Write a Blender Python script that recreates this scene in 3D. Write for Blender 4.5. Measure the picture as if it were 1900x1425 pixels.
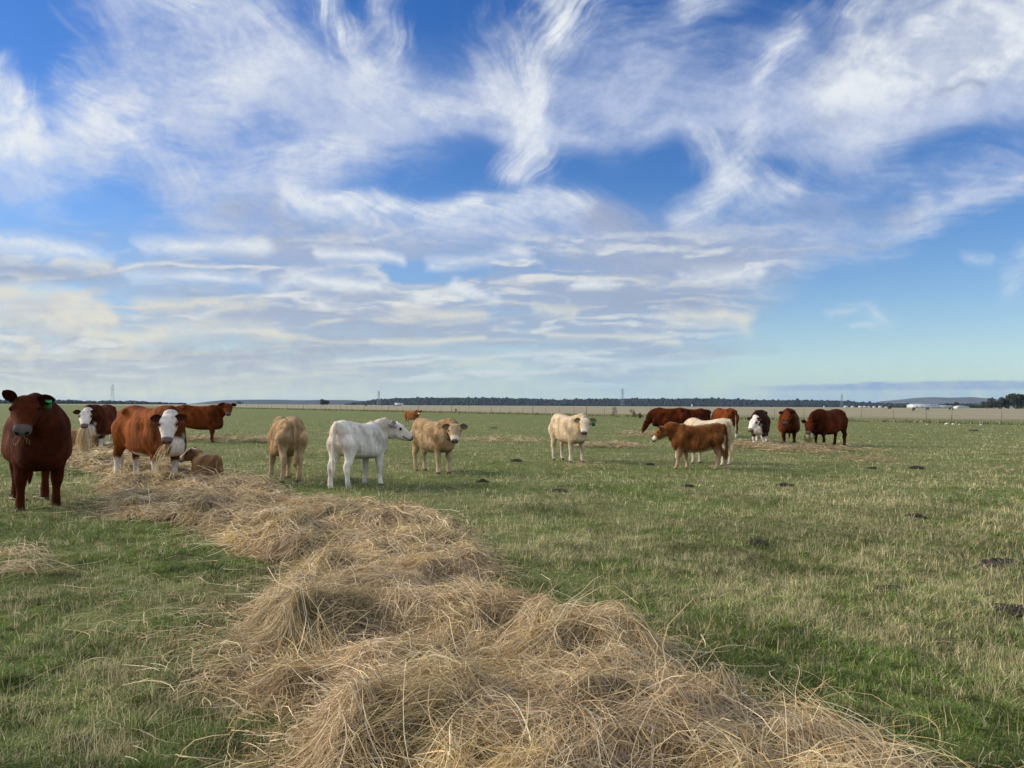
import bpy, math, random
import numpy as np
from mathutils import Vector, Matrix, Euler
R = math.radians
for o in list(bpy.data.objects):
    bpy.data.objects.remove(o)
S = bpy.context.scene
COL = S.collection

# ---------------------------------------------------------------- camera
F, CX, CY = 1408.0, 950.0, 712.5          # focal length and centre, in photo pixels (1900 x 1425)
CAM_H, PITCH, ROLL = 1.40, R(1.60), R(0.27)
cam_data = bpy.data.cameras.new('camera')
cam_data.sensor_fit = 'HORIZONTAL'
cam_data.sensor_width = 36.0
cam_data.lens = 36.0 * F / 1900.0
cam_data.clip_start, cam_data.clip_end = 0.05, 60000.0
cam = bpy.data.objects.new('camera', cam_data)
COL.objects.link(cam)
CAM_R = Euler((R(90) + PITCH, 0, 0)).to_matrix() @ Matrix.Rotation(ROLL, 3, 'Z')
cam.matrix_world = Matrix.Translation((0, 0, CAM_H)) @ CAM_R.to_4x4()
S.camera = cam

# ---------------------------------------------------------------- light
EXPOSURE = 1.45
SUN_AZ, SUN_EL = R(-80), R(26)            # azimuth clockwise from +Y (the view direction)
SUN_DIR = Vector((math.sin(SUN_AZ) * math.cos(SUN_EL), math.cos(SUN_AZ) * math.cos(SUN_EL), math.sin(SUN_EL)))
world = bpy.data.worlds.new('World')
S.world = world
world.use_nodes = True
wn, wl = world.node_tree.nodes, world.node_tree.links
wn.clear()
sky = wn.new('ShaderNodeTexSky')
sky.sky_type = 'NISHITA'
sky.sun_disc = False
sky.sun_elevation = SUN_EL
sky.sun_rotation = SUN_AZ
sky.altitude = 0.0
sky.air_density, sky.dust_density, sky.ozone_density = 1.0, 0.15, 3.0
bg = wn.new('ShaderNodeBackground')
bg.inputs['Strength'].default_value = 0.050
wo = wn.new('ShaderNodeOutputWorld')
hsv = wn.new('ShaderNodeHueSaturation')                # the deep, slightly violet blue of a phone photograph
hsv.inputs['Hue'].default_value = 0.515
hsv.inputs['Saturation'].default_value = 1.32
wl.new(sky.outputs[0], hsv.inputs['Color'])
wl.new(hsv.outputs[0], bg.inputs[0])
wl.new(bg.outputs[0], wo.inputs[0])
sun_data = bpy.data.lights.new('sun', 'SUN')
sun_data.energy = 2.3
sun_data.angle = R(30)
sun_data.color = (1.0, 0.87, 0.70)
sun = bpy.data.objects.new('sun', sun_data)
sun.rotation_euler = SUN_DIR.to_track_quat('Z', 'Y').to_euler()
COL.objects.link(sun)
S.view_settings.view_transform = 'Standard'
S.view_settings.look = 'None'
S.view_settings.gamma = 1.0
S.view_settings.exposure = EXPOSURE
S.render.film_transparent = False
S.cycles.max_bounces = 6
S.cycles.diffuse_bounces = 3
S.cycles.glossy_bounces = 2
S.cycles.transmission_bounces = 3
S.cycles.volume_bounces = 1
S.cycles.transparent_max_bounces = 8
S.cycles.sample_clamp_direct = 6.0
S.cycles.sample_clamp_indirect = 1.5
S.cycles.use_denoising = True
S.cycles.denoiser = 'OPENIMAGEDENOISE'
S.cycles.denoising_input_passes = 'RGB_ALBEDO_NORMAL'
S.cycles.denoising_prefilter = 'ACCURATE'

# ---------------------------------------------------------------- helpers
RM = np.array(CAM_R)
def pix_ray(px, py):
    d = np.stack([(np.asarray(px, float) - CX) / F, -(np.asarray(py, float) - CY) / F, -np.ones_like(np.asarray(px, float))], -1)
    return d @ RM.T
def at(px, py, z=0.0):
    """the point at height z that the photo shows at this pixel"""
    d = pix_ray(px, py)
    t = (z - CAM_H) / d[..., 2]
    return d[..., 0] * t, d[..., 1] * t
def to_pix(x, y, z):
    p = np.stack([x, y, np.asarray(z) - CAM_H + 0 * np.asarray(x)], -1) @ RM
    return CX - F * p[..., 0] / p[..., 2], CY + F * p[..., 1] / p[..., 2]
def far_at(px, py, dist):
    """world x, y, z of a pixel at a given forward distance"""
    d = pix_ray(px, py)
    t = dist / d[..., 1]
    return d[..., 0] * t, d[..., 1] * t, CAM_H + d[..., 2] * t

def hash2(i, j, seed):
    h = (i.astype(np.int64) * 374761393 + j.astype(np.int64) * 668265263 + seed * 974711 + 12345) & 0xffffffff
    h = ((h ^ (h >> 13)) * 1274126177) & 0xffffffff
    h = ((h ^ (h >> 16)) * 2246822519) & 0xffffffff
    return ((h ^ (h >> 15)) & 0xffffff) / float(0xffffff)
def vnoise(x, y, seed=0):
    x = np.asarray(x, float); y = np.asarray(y, float)
    i, j = np.floor(x), np.floor(y)
    fx, fy = x - i, y - j
    fx = fx * fx * fx * (fx * (fx * 6 - 15) + 10); fy = fy * fy * fy * (fy * (fy * 6 - 15) + 10)
    a, b = hash2(i, j, seed), hash2(i + 1, j, seed)
    c, d = hash2(i, j + 1, seed), hash2(i + 1, j + 1, seed)
    return (a * (1 - fx) + b * fx) * (1 - fy) + (c * (1 - fx) + d * fx) * fy
def fbm(x, y, seed=0, octv=4, gain=0.5):
    s, a, t = 0, 1.0, 0
    for k in range(octv):
        c, sn = math.cos(0.6 * k), math.sin(0.6 * k)
        s = s + a * vnoise((c * x - sn * y) * 2 ** k, (sn * x + c * y) * 2 ** k, seed + 17 * k)
        t += a; a *= gain
    return s / t
def sstep(a, b, x):
    t = np.clip((x - a) / (b - a), 0, 1)
    return t * t * (3 - 2 * t)

def mesh_np(name, verts, quads=None, tris=None, cols=None, smooth=True, attr='Col'):
    """a mesh from numpy arrays: verts (n,3), quads (m,4), tris (k,3), cols (n,4)"""
    me = bpy.data.meshes.new(name)
    verts = np.ascontiguousarray(verts, np.float32)
    parts, starts, off = [], [], 0
    for f, k in ((quads, 4), (tris, 3)):
        if f is not None and len(f):
            f = np.ascontiguousarray(f, np.int32)
            parts.append(f.ravel()); starts.append(off + np.arange(len(f), dtype=np.int32) * k); off += f.size
    idx = np.concatenate(parts); st = np.concatenate(starts)
    me.vertices.add(len(verts)); me.vertices.foreach_set('co', verts.ravel())
    me.loops.add(len(idx)); me.loops.foreach_set('vertex_index', idx)
    me.polygons.add(len(st)); me.polygons.foreach_set('loop_start', st)
    if smooth:
        me.polygons.foreach_set('use_smooth', np.ones(len(st), bool))
    if cols is not None:
        a = me.attributes.new(attr, 'FLOAT_COLOR', 'POINT')
        c = np.ones((len(verts), 4), np.float32); c[:, :cols.shape[1]] = cols
        a.data.foreach_set('color', c.ravel())
    me.update(calc_edges=True)
    return me
def link(name, me, mat=None, parent=None, loc=None):
    o = bpy.data.objects.new(name, me)
    COL.objects.link(o)
    if mat is not None and me is not None and not me.materials:
        me.materials.append(mat)
    if parent is not None:
        o.parent = parent
    if loc is not None:
        o.location = loc
    return o
def tag(o, label=None, cat=None, group=None, kind=None):
    if label: o['label'] = label
    if cat: o['category'] = cat
    if group: o['group'] = group
    if kind: o['kind'] = kind
    return o
def empty(name, loc, rz=0.0):
    o = bpy.data.objects.new(name, None)
    o.empty_display_size = 0.2
    o.location = loc; o.rotation_euler = (0, 0, rz)
    COL.objects.link(o)
    return o
class NT:
    """small node-tree writer"""
    def __init__(s, name):
        s.m = bpy.data.materials.new(name); s.m.use_nodes = True
        s.t = s.m.node_tree; s.t.nodes.clear()
        s.out = s.t.nodes.new('ShaderNodeOutputMaterial')
    def n(s, typ, **kw):
        nd = s.t.nodes.new(typ)
        for k, v in kw.items():
            if k.startswith('i_'):
                key = k[2:]
                key = int(key) if key.isdigit() else key.replace('_', ' ')
                nd.inputs[key].default_value = v
            else:
                setattr(nd, k, v)
        return nd
    def l(s, a, b): s.t.links.new(a, b)
    def noise(s, vec, scale, detail=4, rough=0.5):
        nd = s.n('ShaderNodeTexNoise', i_Scale=scale, i_Detail=detail, i_Roughness=rough)
        if vec is not None: s.l(vec, nd.inputs['Vector'])
        return nd.outputs[0]
    def ramp(s, fac, stops):
        nd = s.n('ShaderNodeValToRGB')
        e = nd.color_ramp.elements
        while len(e) < len(stops): e.new(0.5)
        for q, (p, c) in zip(e, stops):
            q.position = p; q.color = (*c, 1) if len(c) == 3 else c
        s.l(fac, nd.inputs[0])
        return nd.outputs[0]
    def mix(s, fac, a, b, mode='MIX'):
        nd = s.n('ShaderNodeMix', data_type='RGBA', blend_type=mode)
        for v, i in ((fac, 0), (a, 6), (b, 7)):
            if hasattr(v, 'links'): s.l(v, nd.inputs[i])
            else: nd.inputs[i].default_value = v if i == 0 else (*v, 1)
        return nd.outputs[2]
    def obj_co(s): return s.n('ShaderNodeTexCoord').outputs['Object']
def plain(name, col, rough=0.8, var=0.25, scale=6.0, metal=0.0, bump=0.0):
    """a principled material whose colour wanders with noise"""
    t = NT(name)
    co = t.obj_co()
    b = t.n('ShaderNodeBsdfPrincipled', i_Roughness=rough, i_Metallic=metal)
    nz = t.noise(co, scale, 5, 0.6)
    lo = tuple(c * (1 - var) for c in col); hi = tuple(min(1, c * (1 + var)) for c in col)
    t.l(t.ramp(nz, [(0.3, lo), (0.7, hi)]), b.inputs['Base Color'])
    if bump:
        bp = t.n('ShaderNodeBump', i_Strength=bump, i_Distance=0.02)
        t.l(nz, bp.inputs['Height']); t.l(bp.outputs[0], b.inputs['Normal'])
    t.l(b.outputs[0], t.out.inputs[0])
    return t.m
# ---------------------------------------------------------------- sky: a dome of thin cloud far above and beyond everything
def build_sky():
    def axis(fine0, fine1, step, lo, hi, coarse):
        a = np.arange(fine0, fine1 + 1e-6, step)
        b = np.arange(lo, fine0 - 1e-6, coarse); c = np.arange(fine1 + coarse, hi + 1e-6, coarse)
        return np.concatenate([b, a, c])
    az = axis(-42, 42, 0.11, -180, 180, 1.5)
    az[-1] = 180.0
    el = axis(-1.2, 34, 0.11, -1.2, 90, 1.4)
    el[-1] = 89.9
    AZ, EL = np.meshgrid(R(1) * az, R(1) * el)
    D = np.stack([np.sin(AZ) * np.cos(EL), np.cos(AZ) * np.cos(EL), np.sin(EL)], -1)
    rad = 30000.0
    V = D * rad
    p = D @ RM
    zc = np.minimum(p[..., 2], -0.25)
    PX, PY = CX - F * p[..., 0] / zc, CY + F * p[..., 1] / zc     # sky coordinates, one unit = 1/F radian ahead
    front = sstep(0.35, 0.6, -p[..., 2])
    # ---- large swirls bend every streak
    wx = (fbm(PX / 260, PY / 200, 3, 4) - 0.5) * 110 + (fbm(PX / 60, PY / 45, 5, 4) - .5) * 16
    wy = (fbm(PX / 260, PY / 200, 9, 4) - 0.5) * 80 + (fbm(PX / 60, PY / 45, 11, 4) - .5) * 12
    X, Y = PX + wx, PY + wy
    wx2 = (fbm(PX / 120, PY / 40, 23, 4) - 0.5) * 70
    wy2 = (fbm(PX / 160, PY / 40, 29, 4) - 0.5) * 26
    ISO = fbm((PX + wx2) / 95, (PY + wy2) / 60, 171, 6, .58)
    A = np.zeros_like(X)
    C = np.zeros(X.shape + (3,))
    WHT, GRY, WRM, LAV, BLU = np.array([(.80, .84, .89), (.315, .375, .53), (.80, .765, .66), (.49, .57, .77), (.27, .40, .66)])
    def over(a, col):
        nonlocal A, C
        a = np.clip(a, 0, 1)
        C = C * (1 - a[..., None]) + a[..., None] * col
        A = A * (1 - a) + a
    def stroke(pts, w, alpha, col, fib=0.6, L=190.0, T=13.0, seed=0, soft=1.0, low=False, fa=18):
        """a streak of cirrus along a polyline of (x, y); fib = how fibrous"""
        pts = np.array(pts, float)
        ws = np.linspace(w[0], w[1], len(pts)) if isinstance(w, tuple) else np.full(len(pts), float(w))
        m = 2.6 * ws.max() + 60
        bx = (PX > pts[:, 0].min() - m) & (PX < pts[:, 0].max() + m) & (PY > pts[:, 1].min() - m) & (PY < pts[:, 1].max() + m) & (front > 0)
        if not bx.any(): return
        qx, qy = ((PX + wx2)[bx], (PY + wy2)[bx]) if low else (X[bx], Y[bx])
        best = np.full(qx.shape, 1e9); U = np.zeros_like(qx); Vv = np.zeros_like(qx); W = np.zeros_like(qx); s0 = 0
        tot = np.hypot(*(pts[1:] - pts[:-1]).T).sum()
        for i in range(len(pts) - 1):
            a, b = pts[i], pts[i + 1]
            d = b - a; ln = np.hypot(*d); d = d / ln
            t = (qx - a[0]) * d[0] + (qy - a[1]) * d[1]
            v = -(qx - a[0]) * d[1] + (qy - a[1]) * d[0]
            tc = np.clip(t, 0, ln)
            dist = np.hypot(t - tc, v)
            k = dist < best
            best = np.where(k, dist, best); U = np.where(k, s0 + t, U); Vv = np.where(k, v, Vv)
            W = np.where(k, ws[i] + (ws[i + 1] - ws[i]) * tc / ln, W)
            s0 += ln
        W = W * (.55 + .9 * fbm(U / 110 + seed, Vv / 160, 300 + seed, 3))
        prof = np.exp(-(best / W) ** 1.6 * soft)
        ca, sa = math.cos(R(fa)), math.sin(R(fa))
        Uf, Vf = U * ca + Vv * sa, -U * sa + Vv * ca
        n = fbm(Uf / L + seed * 7.1, Vf / T + seed * 3.3, 40 + seed, 6, 0.62)
        n2 = fbm(U / (L * .45) + 9, Vv / (T * 3.2), 60 + seed, 4)
        n3 = fbm(Uf / (L * .22), Vf / (T * .38), 90 + seed, 4, .6)
        nn = .5 * n + .25 * n2 + .25 * n3
        val = prof + (nn - .5) * 2.1 * fib
        iso = sstep(.22, .66, ISO[bx])
        if low:
            f = prof * (.5 + .5 * sstep(.30, .70, .55 * n + .45 * iso))
        else: f = sstep(-.05, 1.3, val) * (.45 + .55 * iso) * ((1 - .6 * fib) + .6 * fib * sstep(.28, .70, .6 * n + .4 * n3))
        a = np.zeros_like(X); a[bx] = np.minimum(alpha * (1.0 if low else 1.25), 1) * f * sstep(.02, .22, prof) * front[bx]
        over(a, col)
    for k, s in enumerate(STROKES):
        pts, w, al, col = s[:4]
        kw = dict(s[4]) if len(s) > 4 else {}
        stroke(pts, w, al, {'W': WHT, 'G': GRY, 'Y': WRM, 'L': LAV, 'B': BLU}[col], seed=k, **kw)
    # ---- layered bands low in the sky: bright tops, grey undersides
    def bands(sx, sy, seed, lo, hi, amp, mask, ctop, cbot, lift):
        def dn(yy):
            q = np.maximum(752 - yy, 2)
            pers = q ** 0.72
            return fbm((PX + wx2) / sx + 3, pers / sy + wy2 / 24, seed, 5, 0.52)
        n = dn(PY)
        up = dn(PY - lift)
        a = sstep(lo, hi, n) * amp * mask * front
        lit = sstep(-0.015, 0.105, n - up)[..., None]
        fine = fbm((PX + wx2) / 75, (PY + wy2 * 1.6) / 24, seed + 9, 6, .6)
        over(a * (.75 + .25 * fine), cbot)
        over(a * lit[..., 0] * sstep(.30, .62, fine + .12) * 1.0, ctop)
    mk = sstep(380, 520, PY) * (1 - sstep(690, 745, PY)) * (1 - sstep(1250, 1500, PX + .95 * (PY - 560)))
    gap = np.exp(-(((PX - 300) / 200) ** 2 + ((PY - 400) / 70) ** 2))
    mk = mk * (1 - .75 * gap)
    over(.80 * mk * sstep(.25, .6, fbm((PX + wx2) / 300, (PY + wy2) / 70, 141, 5)), GRY * 1.08)
    bands(460, 10.0, 101, .28, .60, .90, mk, .62 * WHT + .42 * WRM, LAV * .30 + GRY * .70, 11)
    bands(330, 5.0, 131, .42, .68, .55, mk * sstep(440, 600, PY), WRM, GRY * 1.05, 7)
    for k, s in enumerate(STROKES_LOW):
        pts, w, al, col = s[:4]
        kw = dict(s[4]) if len(s) > 4 else {}
        stroke(pts, w, al, {'W': WHT, 'G': GRY, 'Y': WRM, 'L': LAV, 'B': BLU}[col], seed=k + 200, low=True, **kw)
    # ---- a thin pale veil at the horizon, warmer towards the sun
    hz = np.exp(-np.maximum(D[..., 2], 0) / 0.060)
    warm = sstep(.25, -.55, D[..., 0])[..., None]
    over(.95 * hz ** .8, np.array((.42, .585, .675)) * (1 - warm) + np.array((.56, .61, .585)) * warm)
    # bank of blue cloud low on the right
    top = 706 + 9 * (1 - sstep(1380, 1800, PX)) + 5 * (fbm(PX / 60, PX * 0, 77, 4) - .5)
    bank = sstep(1330, 1520, PX) * sstep(top - 1.5, top + 2, PY) * (1 - .55 * sstep(719, 725, PY + .006 * (PX - 1900))) * front
    over(.62 * bank, np.array((.25, .36, .60)))
    # ---- everywhere else overhead and behind: unseen streaks, brightness raised as fill light for the ground, none near the sun
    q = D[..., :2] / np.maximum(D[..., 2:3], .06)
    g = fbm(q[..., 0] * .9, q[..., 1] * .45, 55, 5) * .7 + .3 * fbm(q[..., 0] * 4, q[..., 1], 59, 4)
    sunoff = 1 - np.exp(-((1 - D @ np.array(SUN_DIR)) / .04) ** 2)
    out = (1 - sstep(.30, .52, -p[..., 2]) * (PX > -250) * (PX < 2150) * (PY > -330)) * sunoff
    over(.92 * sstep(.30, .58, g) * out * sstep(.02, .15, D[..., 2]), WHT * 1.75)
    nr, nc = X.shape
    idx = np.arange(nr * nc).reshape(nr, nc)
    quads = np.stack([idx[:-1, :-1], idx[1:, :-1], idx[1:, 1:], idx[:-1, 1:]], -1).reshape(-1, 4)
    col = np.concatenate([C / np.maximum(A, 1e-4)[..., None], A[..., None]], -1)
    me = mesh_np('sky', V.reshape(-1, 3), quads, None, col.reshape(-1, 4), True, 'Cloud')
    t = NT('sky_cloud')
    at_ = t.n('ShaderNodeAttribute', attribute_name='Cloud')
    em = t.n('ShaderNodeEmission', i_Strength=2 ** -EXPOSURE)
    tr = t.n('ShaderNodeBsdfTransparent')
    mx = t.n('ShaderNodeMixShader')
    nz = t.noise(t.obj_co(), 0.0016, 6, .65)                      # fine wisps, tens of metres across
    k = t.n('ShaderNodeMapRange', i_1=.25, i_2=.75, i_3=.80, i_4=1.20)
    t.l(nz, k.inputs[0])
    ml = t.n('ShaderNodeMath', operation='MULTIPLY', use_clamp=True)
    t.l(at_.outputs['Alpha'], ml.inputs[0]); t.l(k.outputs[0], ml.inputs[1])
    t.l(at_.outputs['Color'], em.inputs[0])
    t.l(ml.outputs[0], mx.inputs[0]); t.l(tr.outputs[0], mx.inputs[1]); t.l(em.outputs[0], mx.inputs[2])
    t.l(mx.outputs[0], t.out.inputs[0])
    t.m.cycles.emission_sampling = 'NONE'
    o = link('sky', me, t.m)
    tag(o, kind='structure')
H1 = dict(fib=.62, T=20, L=240)
STROKES = [
    ([(1110, 230), (1180, 180), (1215, 130)], 30, .35, 'W', dict(fib=.5)),
    # left bright cloud with its spike
    ([(60, 300), (20, 270), (-60, 250)], 75, .75, 'W', dict(fib=.35, T=30)),
    ([(12, 120), (30, 200), (70, 280), (150, 275)], (22, 60), .85, 'W', dict(fib=.45)),
    ([(-40, 270), (40, 275)], 50, .9, 'W', dict(fib=.2)),
    ([(0, 350), (90, 330), (190, 250)], 32, .45, 'L', dict(fib=.5)),
    # the big fan of cirrus, upper left
    ([(215, 20), (330, 110), (430, 170)], 62, .55, 'L', H1), ([(250, -20), (400, 60), (560, 130)], 60, .62, 'W', H1),
    ([(330, -20), (480, 60), (560, 160)], 50, .5, 'W', H1), ([(430, 20), (560, 130), (700, 190)], 60, .5, 'L', H1),
    ([(180, 190), (300, 180), (440, 160)], 75, .95, 'W', dict(fib=.5)), ([(200, 210), (270, 240), (330, 330)], 58, 1.0, 'W', dict(fib=.45)),
    ([(300, 130), (420, 200), (520, 260), (640, 250)], 95, .72, 'L', dict(fib=.4)), ([(420, 160), (470, 150)], 52, .7, 'W', dict(fib=.4)),
    ([(700, 255), (540, 310), (420, 370), (330, 400)], 62, .78, 'L', dict(fib=.5)), ([(640, 260), (500, 300), (400, 340)], 42, .55, 'W', dict(fib=.6)),
    ([(300, 330), (400, 390), (520, 400)], 55, .5, 'L', dict(fib=.4)),
    # upper middle plumes
    ([(590, -30), (620, 50), (655, 120)], 34, .75, 'W', H1), ([(745, -40), (725, 40), (690, 110), (640, 160)], 36, .6, 'W', H1),
    ([(520, 150), (700, 180), (880, 190)], 60, .55, 'L', dict(fib=.4)),
    ([(560, 235), (760, 225), (920, 240), (1100, 245), (1300, 240), (1460, 225)], 24, .88, 'L', dict(fib=.12, T=20)),
    ([(470, 200), (700, 170), (900, 190)], 70, .42, 'L', dict(fib=.2)), ([(1000, 190), (1200, 150), (1420, 190), (1600, 200)], 80, .36, 'L', dict(fib=.25)), ([(1040, 120), (1250, 90), (1480, 60)], 55, .36, 'L', dict(fib=.4)), ([(200, 280), (320, 320), (420, 360)], 60, .38, 'L', dict(fib=.3)),
    ([(640, 170), (800, 200), (960, 170)], 42, .42, 'W', dict(fib=.7)),
    ([(1075, -40), (1020, 60), (975, 150), (955, 240), (945, 320)], (46, 34), .85, 'W', dict(fib=.55)),
    ([(940, 70), (960, 160), (950, 200)], 44, .6, 'W', dict(fib=.6)), ([(880, 120), (930, 190), (965, 270)], 34, .5, 'W', H1),
    ([(1000, 220), (1080, 170), (1110, 110), (1210, 50), (1330, -20)], 56, .52, 'L', dict(fib=.55)),
    ([(1280, 0), (1330, -30)], 30, .55, 'W', H1), ([(1120, 200), (1300, 200), (1480, 190)], 52, .55, 'L', dict(fib=.35)),
    ([(1490, 40), (1440, 90), (1390, 160)], 24, .78, 'W', dict(fib=.5)), ([(1540, 20), (1450, 120), (1360, 190)], 50, .45, 'L', H1),
    # the bright bank, upper right
    ([(1930, -10), (1780, 40), (1640, 110), (1560, 180)], (120, 60), .95, 'W', dict(fib=.15, T=30)), ([(1930, 60), (1780, 110), (1640, 170)], 90, .9, 'W', dict(fib=.15, T=30)), ([(1930, 90), (1780, 140), (1600, 190)], 70, .8, 'W', dict(fib=.3)),
    ([(1640, -20), (1610, 80), (1585, 160)], 44, .6, 'W', dict(fib=.5)), ([(1930, 190), (1750, 210), (1560, 225), (1400, 235)], 36, .75, 'L', dict(fib=.3)),
    ([(1700, 170), (1755, 165), (1785, 175)], 9, .75, 'G', dict(fib=.5)), ([(1760, 120), (1850, 110)], 14, .4, 'G', dict(fib=.7)),
    ([(1480, 225), (1560, 260), (1605, 315)], 46, .5, 'L', dict(fib=.4)), ([(1520, 215), (1600, 210)], 14, .4, 'G', dict(fib=.7)),
    # plume right of centre
    ([(1385, 250), (1345, 300), (1310, 350), (1245, 400)], (36, 22), .95, 'W', dict(fib=.35)), ([(1290, 270), (1330, 310), (1420, 345), (1480, 345)], 34, .6, 'W', dict(fib=.5)),
    ([(1400, 260), (1500, 290)], 34, .35, 'L', dict(fib=.4)),
    # veil band on the right
    ([(1920, 290), (1800, 330), (1640, 340), (1500, 370), (1380, 380)], 42, .42, 'L', dict(fib=.6, L=120)), ([(1900, 340), (1740, 390), (1600, 440), (1440, 470), (1300, 480)], 34, .72, 'L', dict(fib=.55)),
    ([(1890, 340), (1780, 400), (1640, 440), (1480, 470)], 26, .42, 'W', dict(fib=.7)), ([(1660, 440), (1540, 455), (1440, 465)], 12, .75, 'G', dict(fib=.6)),
    ([(1480, 380), (1560, 400), (1700, 400)], 26, .55, 'G', dict(fib=.6)), ([(1240, 400), (1400, 420), (1540, 420)], 32, .55, 'L', dict(fib=.5)),
    ([(1560, 590), (1620, 575), (1668, 608), (1600, 618)], 15, .45, 'W', dict(fib=.6)), ([(1920, 490), (1870, 545)], 22, .4, 'W', dict(fib=.6)),
    ([(1800, 490), (1850, 500)], 9, .3, 'W', dict(fib=.5)),
    # middle band: bright upper edge, lavender below
    ([(520, 430), (700, 425), (900, 420), (1100, 430), (1260, 440)], 52, .82, 'L', dict(fib=.25)), ([(420, 380), (560, 400), (640, 420)], 44, .55, 'G', dict(fib=.3)),
    ([(530, 352), (640, 362), (780, 378), (900, 372), (1030, 372), (1080, 385)], 20, .88, 'W', dict(fib=.5, T=9)),
    ([(780, 395), (920, 390), (1040, 400)], 26, .6, 'W', dict(fib=.5)), ([(700, 350), (740, 365)], 18, .6, 'W', H1), ([(560, 355), (700, 400), (760, 430)], 22, .6, 'W', H1),
    ([(950, 300), (980, 350), (1000, 380)], 26, .35, 'L', H1), ([(1100, 400), (1240, 440), (1350, 470)], 36, .72, 'G', dict(fib=.3)),
]
STROKES_LOW = [
    ([(-40, 455), (60, 452), (170, 480)], 18, .8, 'W', dict(fib=.5)), ([(-40, 500), (80, 508), (190, 520)], 22, .75, 'G', dict(fib=.3)),
    ([(100, 490), (190, 500)], 10, .7, 'Y', dict(fib=.4)), ([(-40, 545), (60, 545), (150, 560), (200, 590)], 14, .8, 'Y', dict(fib=.5)), ([(-40, 585), (60, 590), (190, 590)], 20, 1.0, 'Y', dict(fib=.35)),
    ([(110, 580), (130, 560)], 18, .8, 'Y', dict(fib=.3)), ([(280, 455), (380, 455), (480, 460)], 16, .8, 'W', dict(fib=.5)),
    ([(230, 510), (330, 505), (480, 515)], 12, .85, 'W', dict(fib=.4)), ([(500, 540), (540, 515), (640, 520), (700, 530)], 15, .9, 'W', dict(fib=.4)),
    ([(270, 570), (400, 570), (480, 560)], 13, .75, 'Y', dict(fib=.4)), ([(580, 470), (700, 470), (740, 480)], 11, .8, 'W', dict(fib=.5)), ([(800, 490), (900, 480), (960, 470)], 14, .8, 'W', dict(fib=.4)),
    ([(830, 530), (920, 555)], 9, .85, 'W', dict(fib=.4)), ([(720, 580), (820, 590), (900, 585)], 11, .7, 'Y', dict(fib=.5)),
    ([(150, 610), (220, 625), (215, 655), (190, 665)], 10, .95, 'Y', dict(fib=.15)), ([(215, 630), (320, 615), (420, 605), (520, 620)], 15, .95, 'Y', dict(fib=.3)),
    ([(300, 655), (450, 660), (620, 665)], 14, .7, 'G', dict(fib=.3)), ([(30, 630), (70, 650), (60, 665)], 11, .75, 'Y', dict(fib=.3)),
    ([(680, 640), (800, 640), (900, 630)], 6, .8, 'Y', dict(fib=.3)), ([(1020, 625), (1150, 625), (1260, 630)], 7, .8, 'Y', dict(fib=.3)),
    ([(1230, 595), (1340, 590), (1380, 605)], 13, .85, 'Y', dict(fib=.4)), ([(1080, 530), (1140, 530)], 8, .8, 'W', dict(fib=.4)), ([(1250, 520), (1350, 520), (1420, 500)], 13, .7, 'W', dict(fib=.4)),
    ([(1000, 570), (1060, 585)], 9, .75, 'Y', dict(fib=.4)), ([(1150, 560), (1300, 560)], 20, .6, 'G', dict(fib=.4)),
    ([(1000, 640), (1250, 650), (1420, 645)], 12, .4, 'G', dict(fib=.4)), ([(450, 700), (560, 695), (700, 690)], 6, .5, 'Y', dict(fib=.3)), ([(830, 670), (900, 665), (960, 675)], 7, .55, 'Y', dict(fib=.4)),
    ([(1380, 660), (1180, 668), (1000, 660)], 5, .5, 'W', dict(fib=.3)),
]
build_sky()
# ---------------------------------------------------------------- ground: one sheet out to the horizon
FA, FB = np.array((41.5, 64.0)), np.array((-89.0, 246.0))      # the wire fence runs along this line
FD = (FB - FA) / np.hypot(*(FB - FA)); FN = np.array((FD[1], -FD[0])) * (1 if FD[1] > 0 else -1)  # FN points beyond the fence (right, away)
if FN[1] < 0: FN = -FN
def beyond(x, y): return (x - FA[0]) * FN[0] + (y - FA[1]) * FN[1]
def gz(x, y):
    """height of the paddock"""
    r = np.hypot(x, y)
    n = (fbm(x * 1.7, y * 1.7, 7, 3) - .5) * .09 + (fbm(x * 6, y * 6, 8, 2) - .5) * .035
    return n * (1 - sstep(25, 90, r)) + (fbm(x * .12, y * .12, 6, 2) - .5) * .10 * (1 - sstep(40, 120, r)) * sstep(3, 12, r)
def drygrass(x, y):
    """0 = green, 1 = straw coloured turf"""
    n = fbm(x * .55, y * .55, 21, 4) * .6 + fbm(x * 2.4, y * 2.4, 22, 3) * .4
    return n
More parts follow.
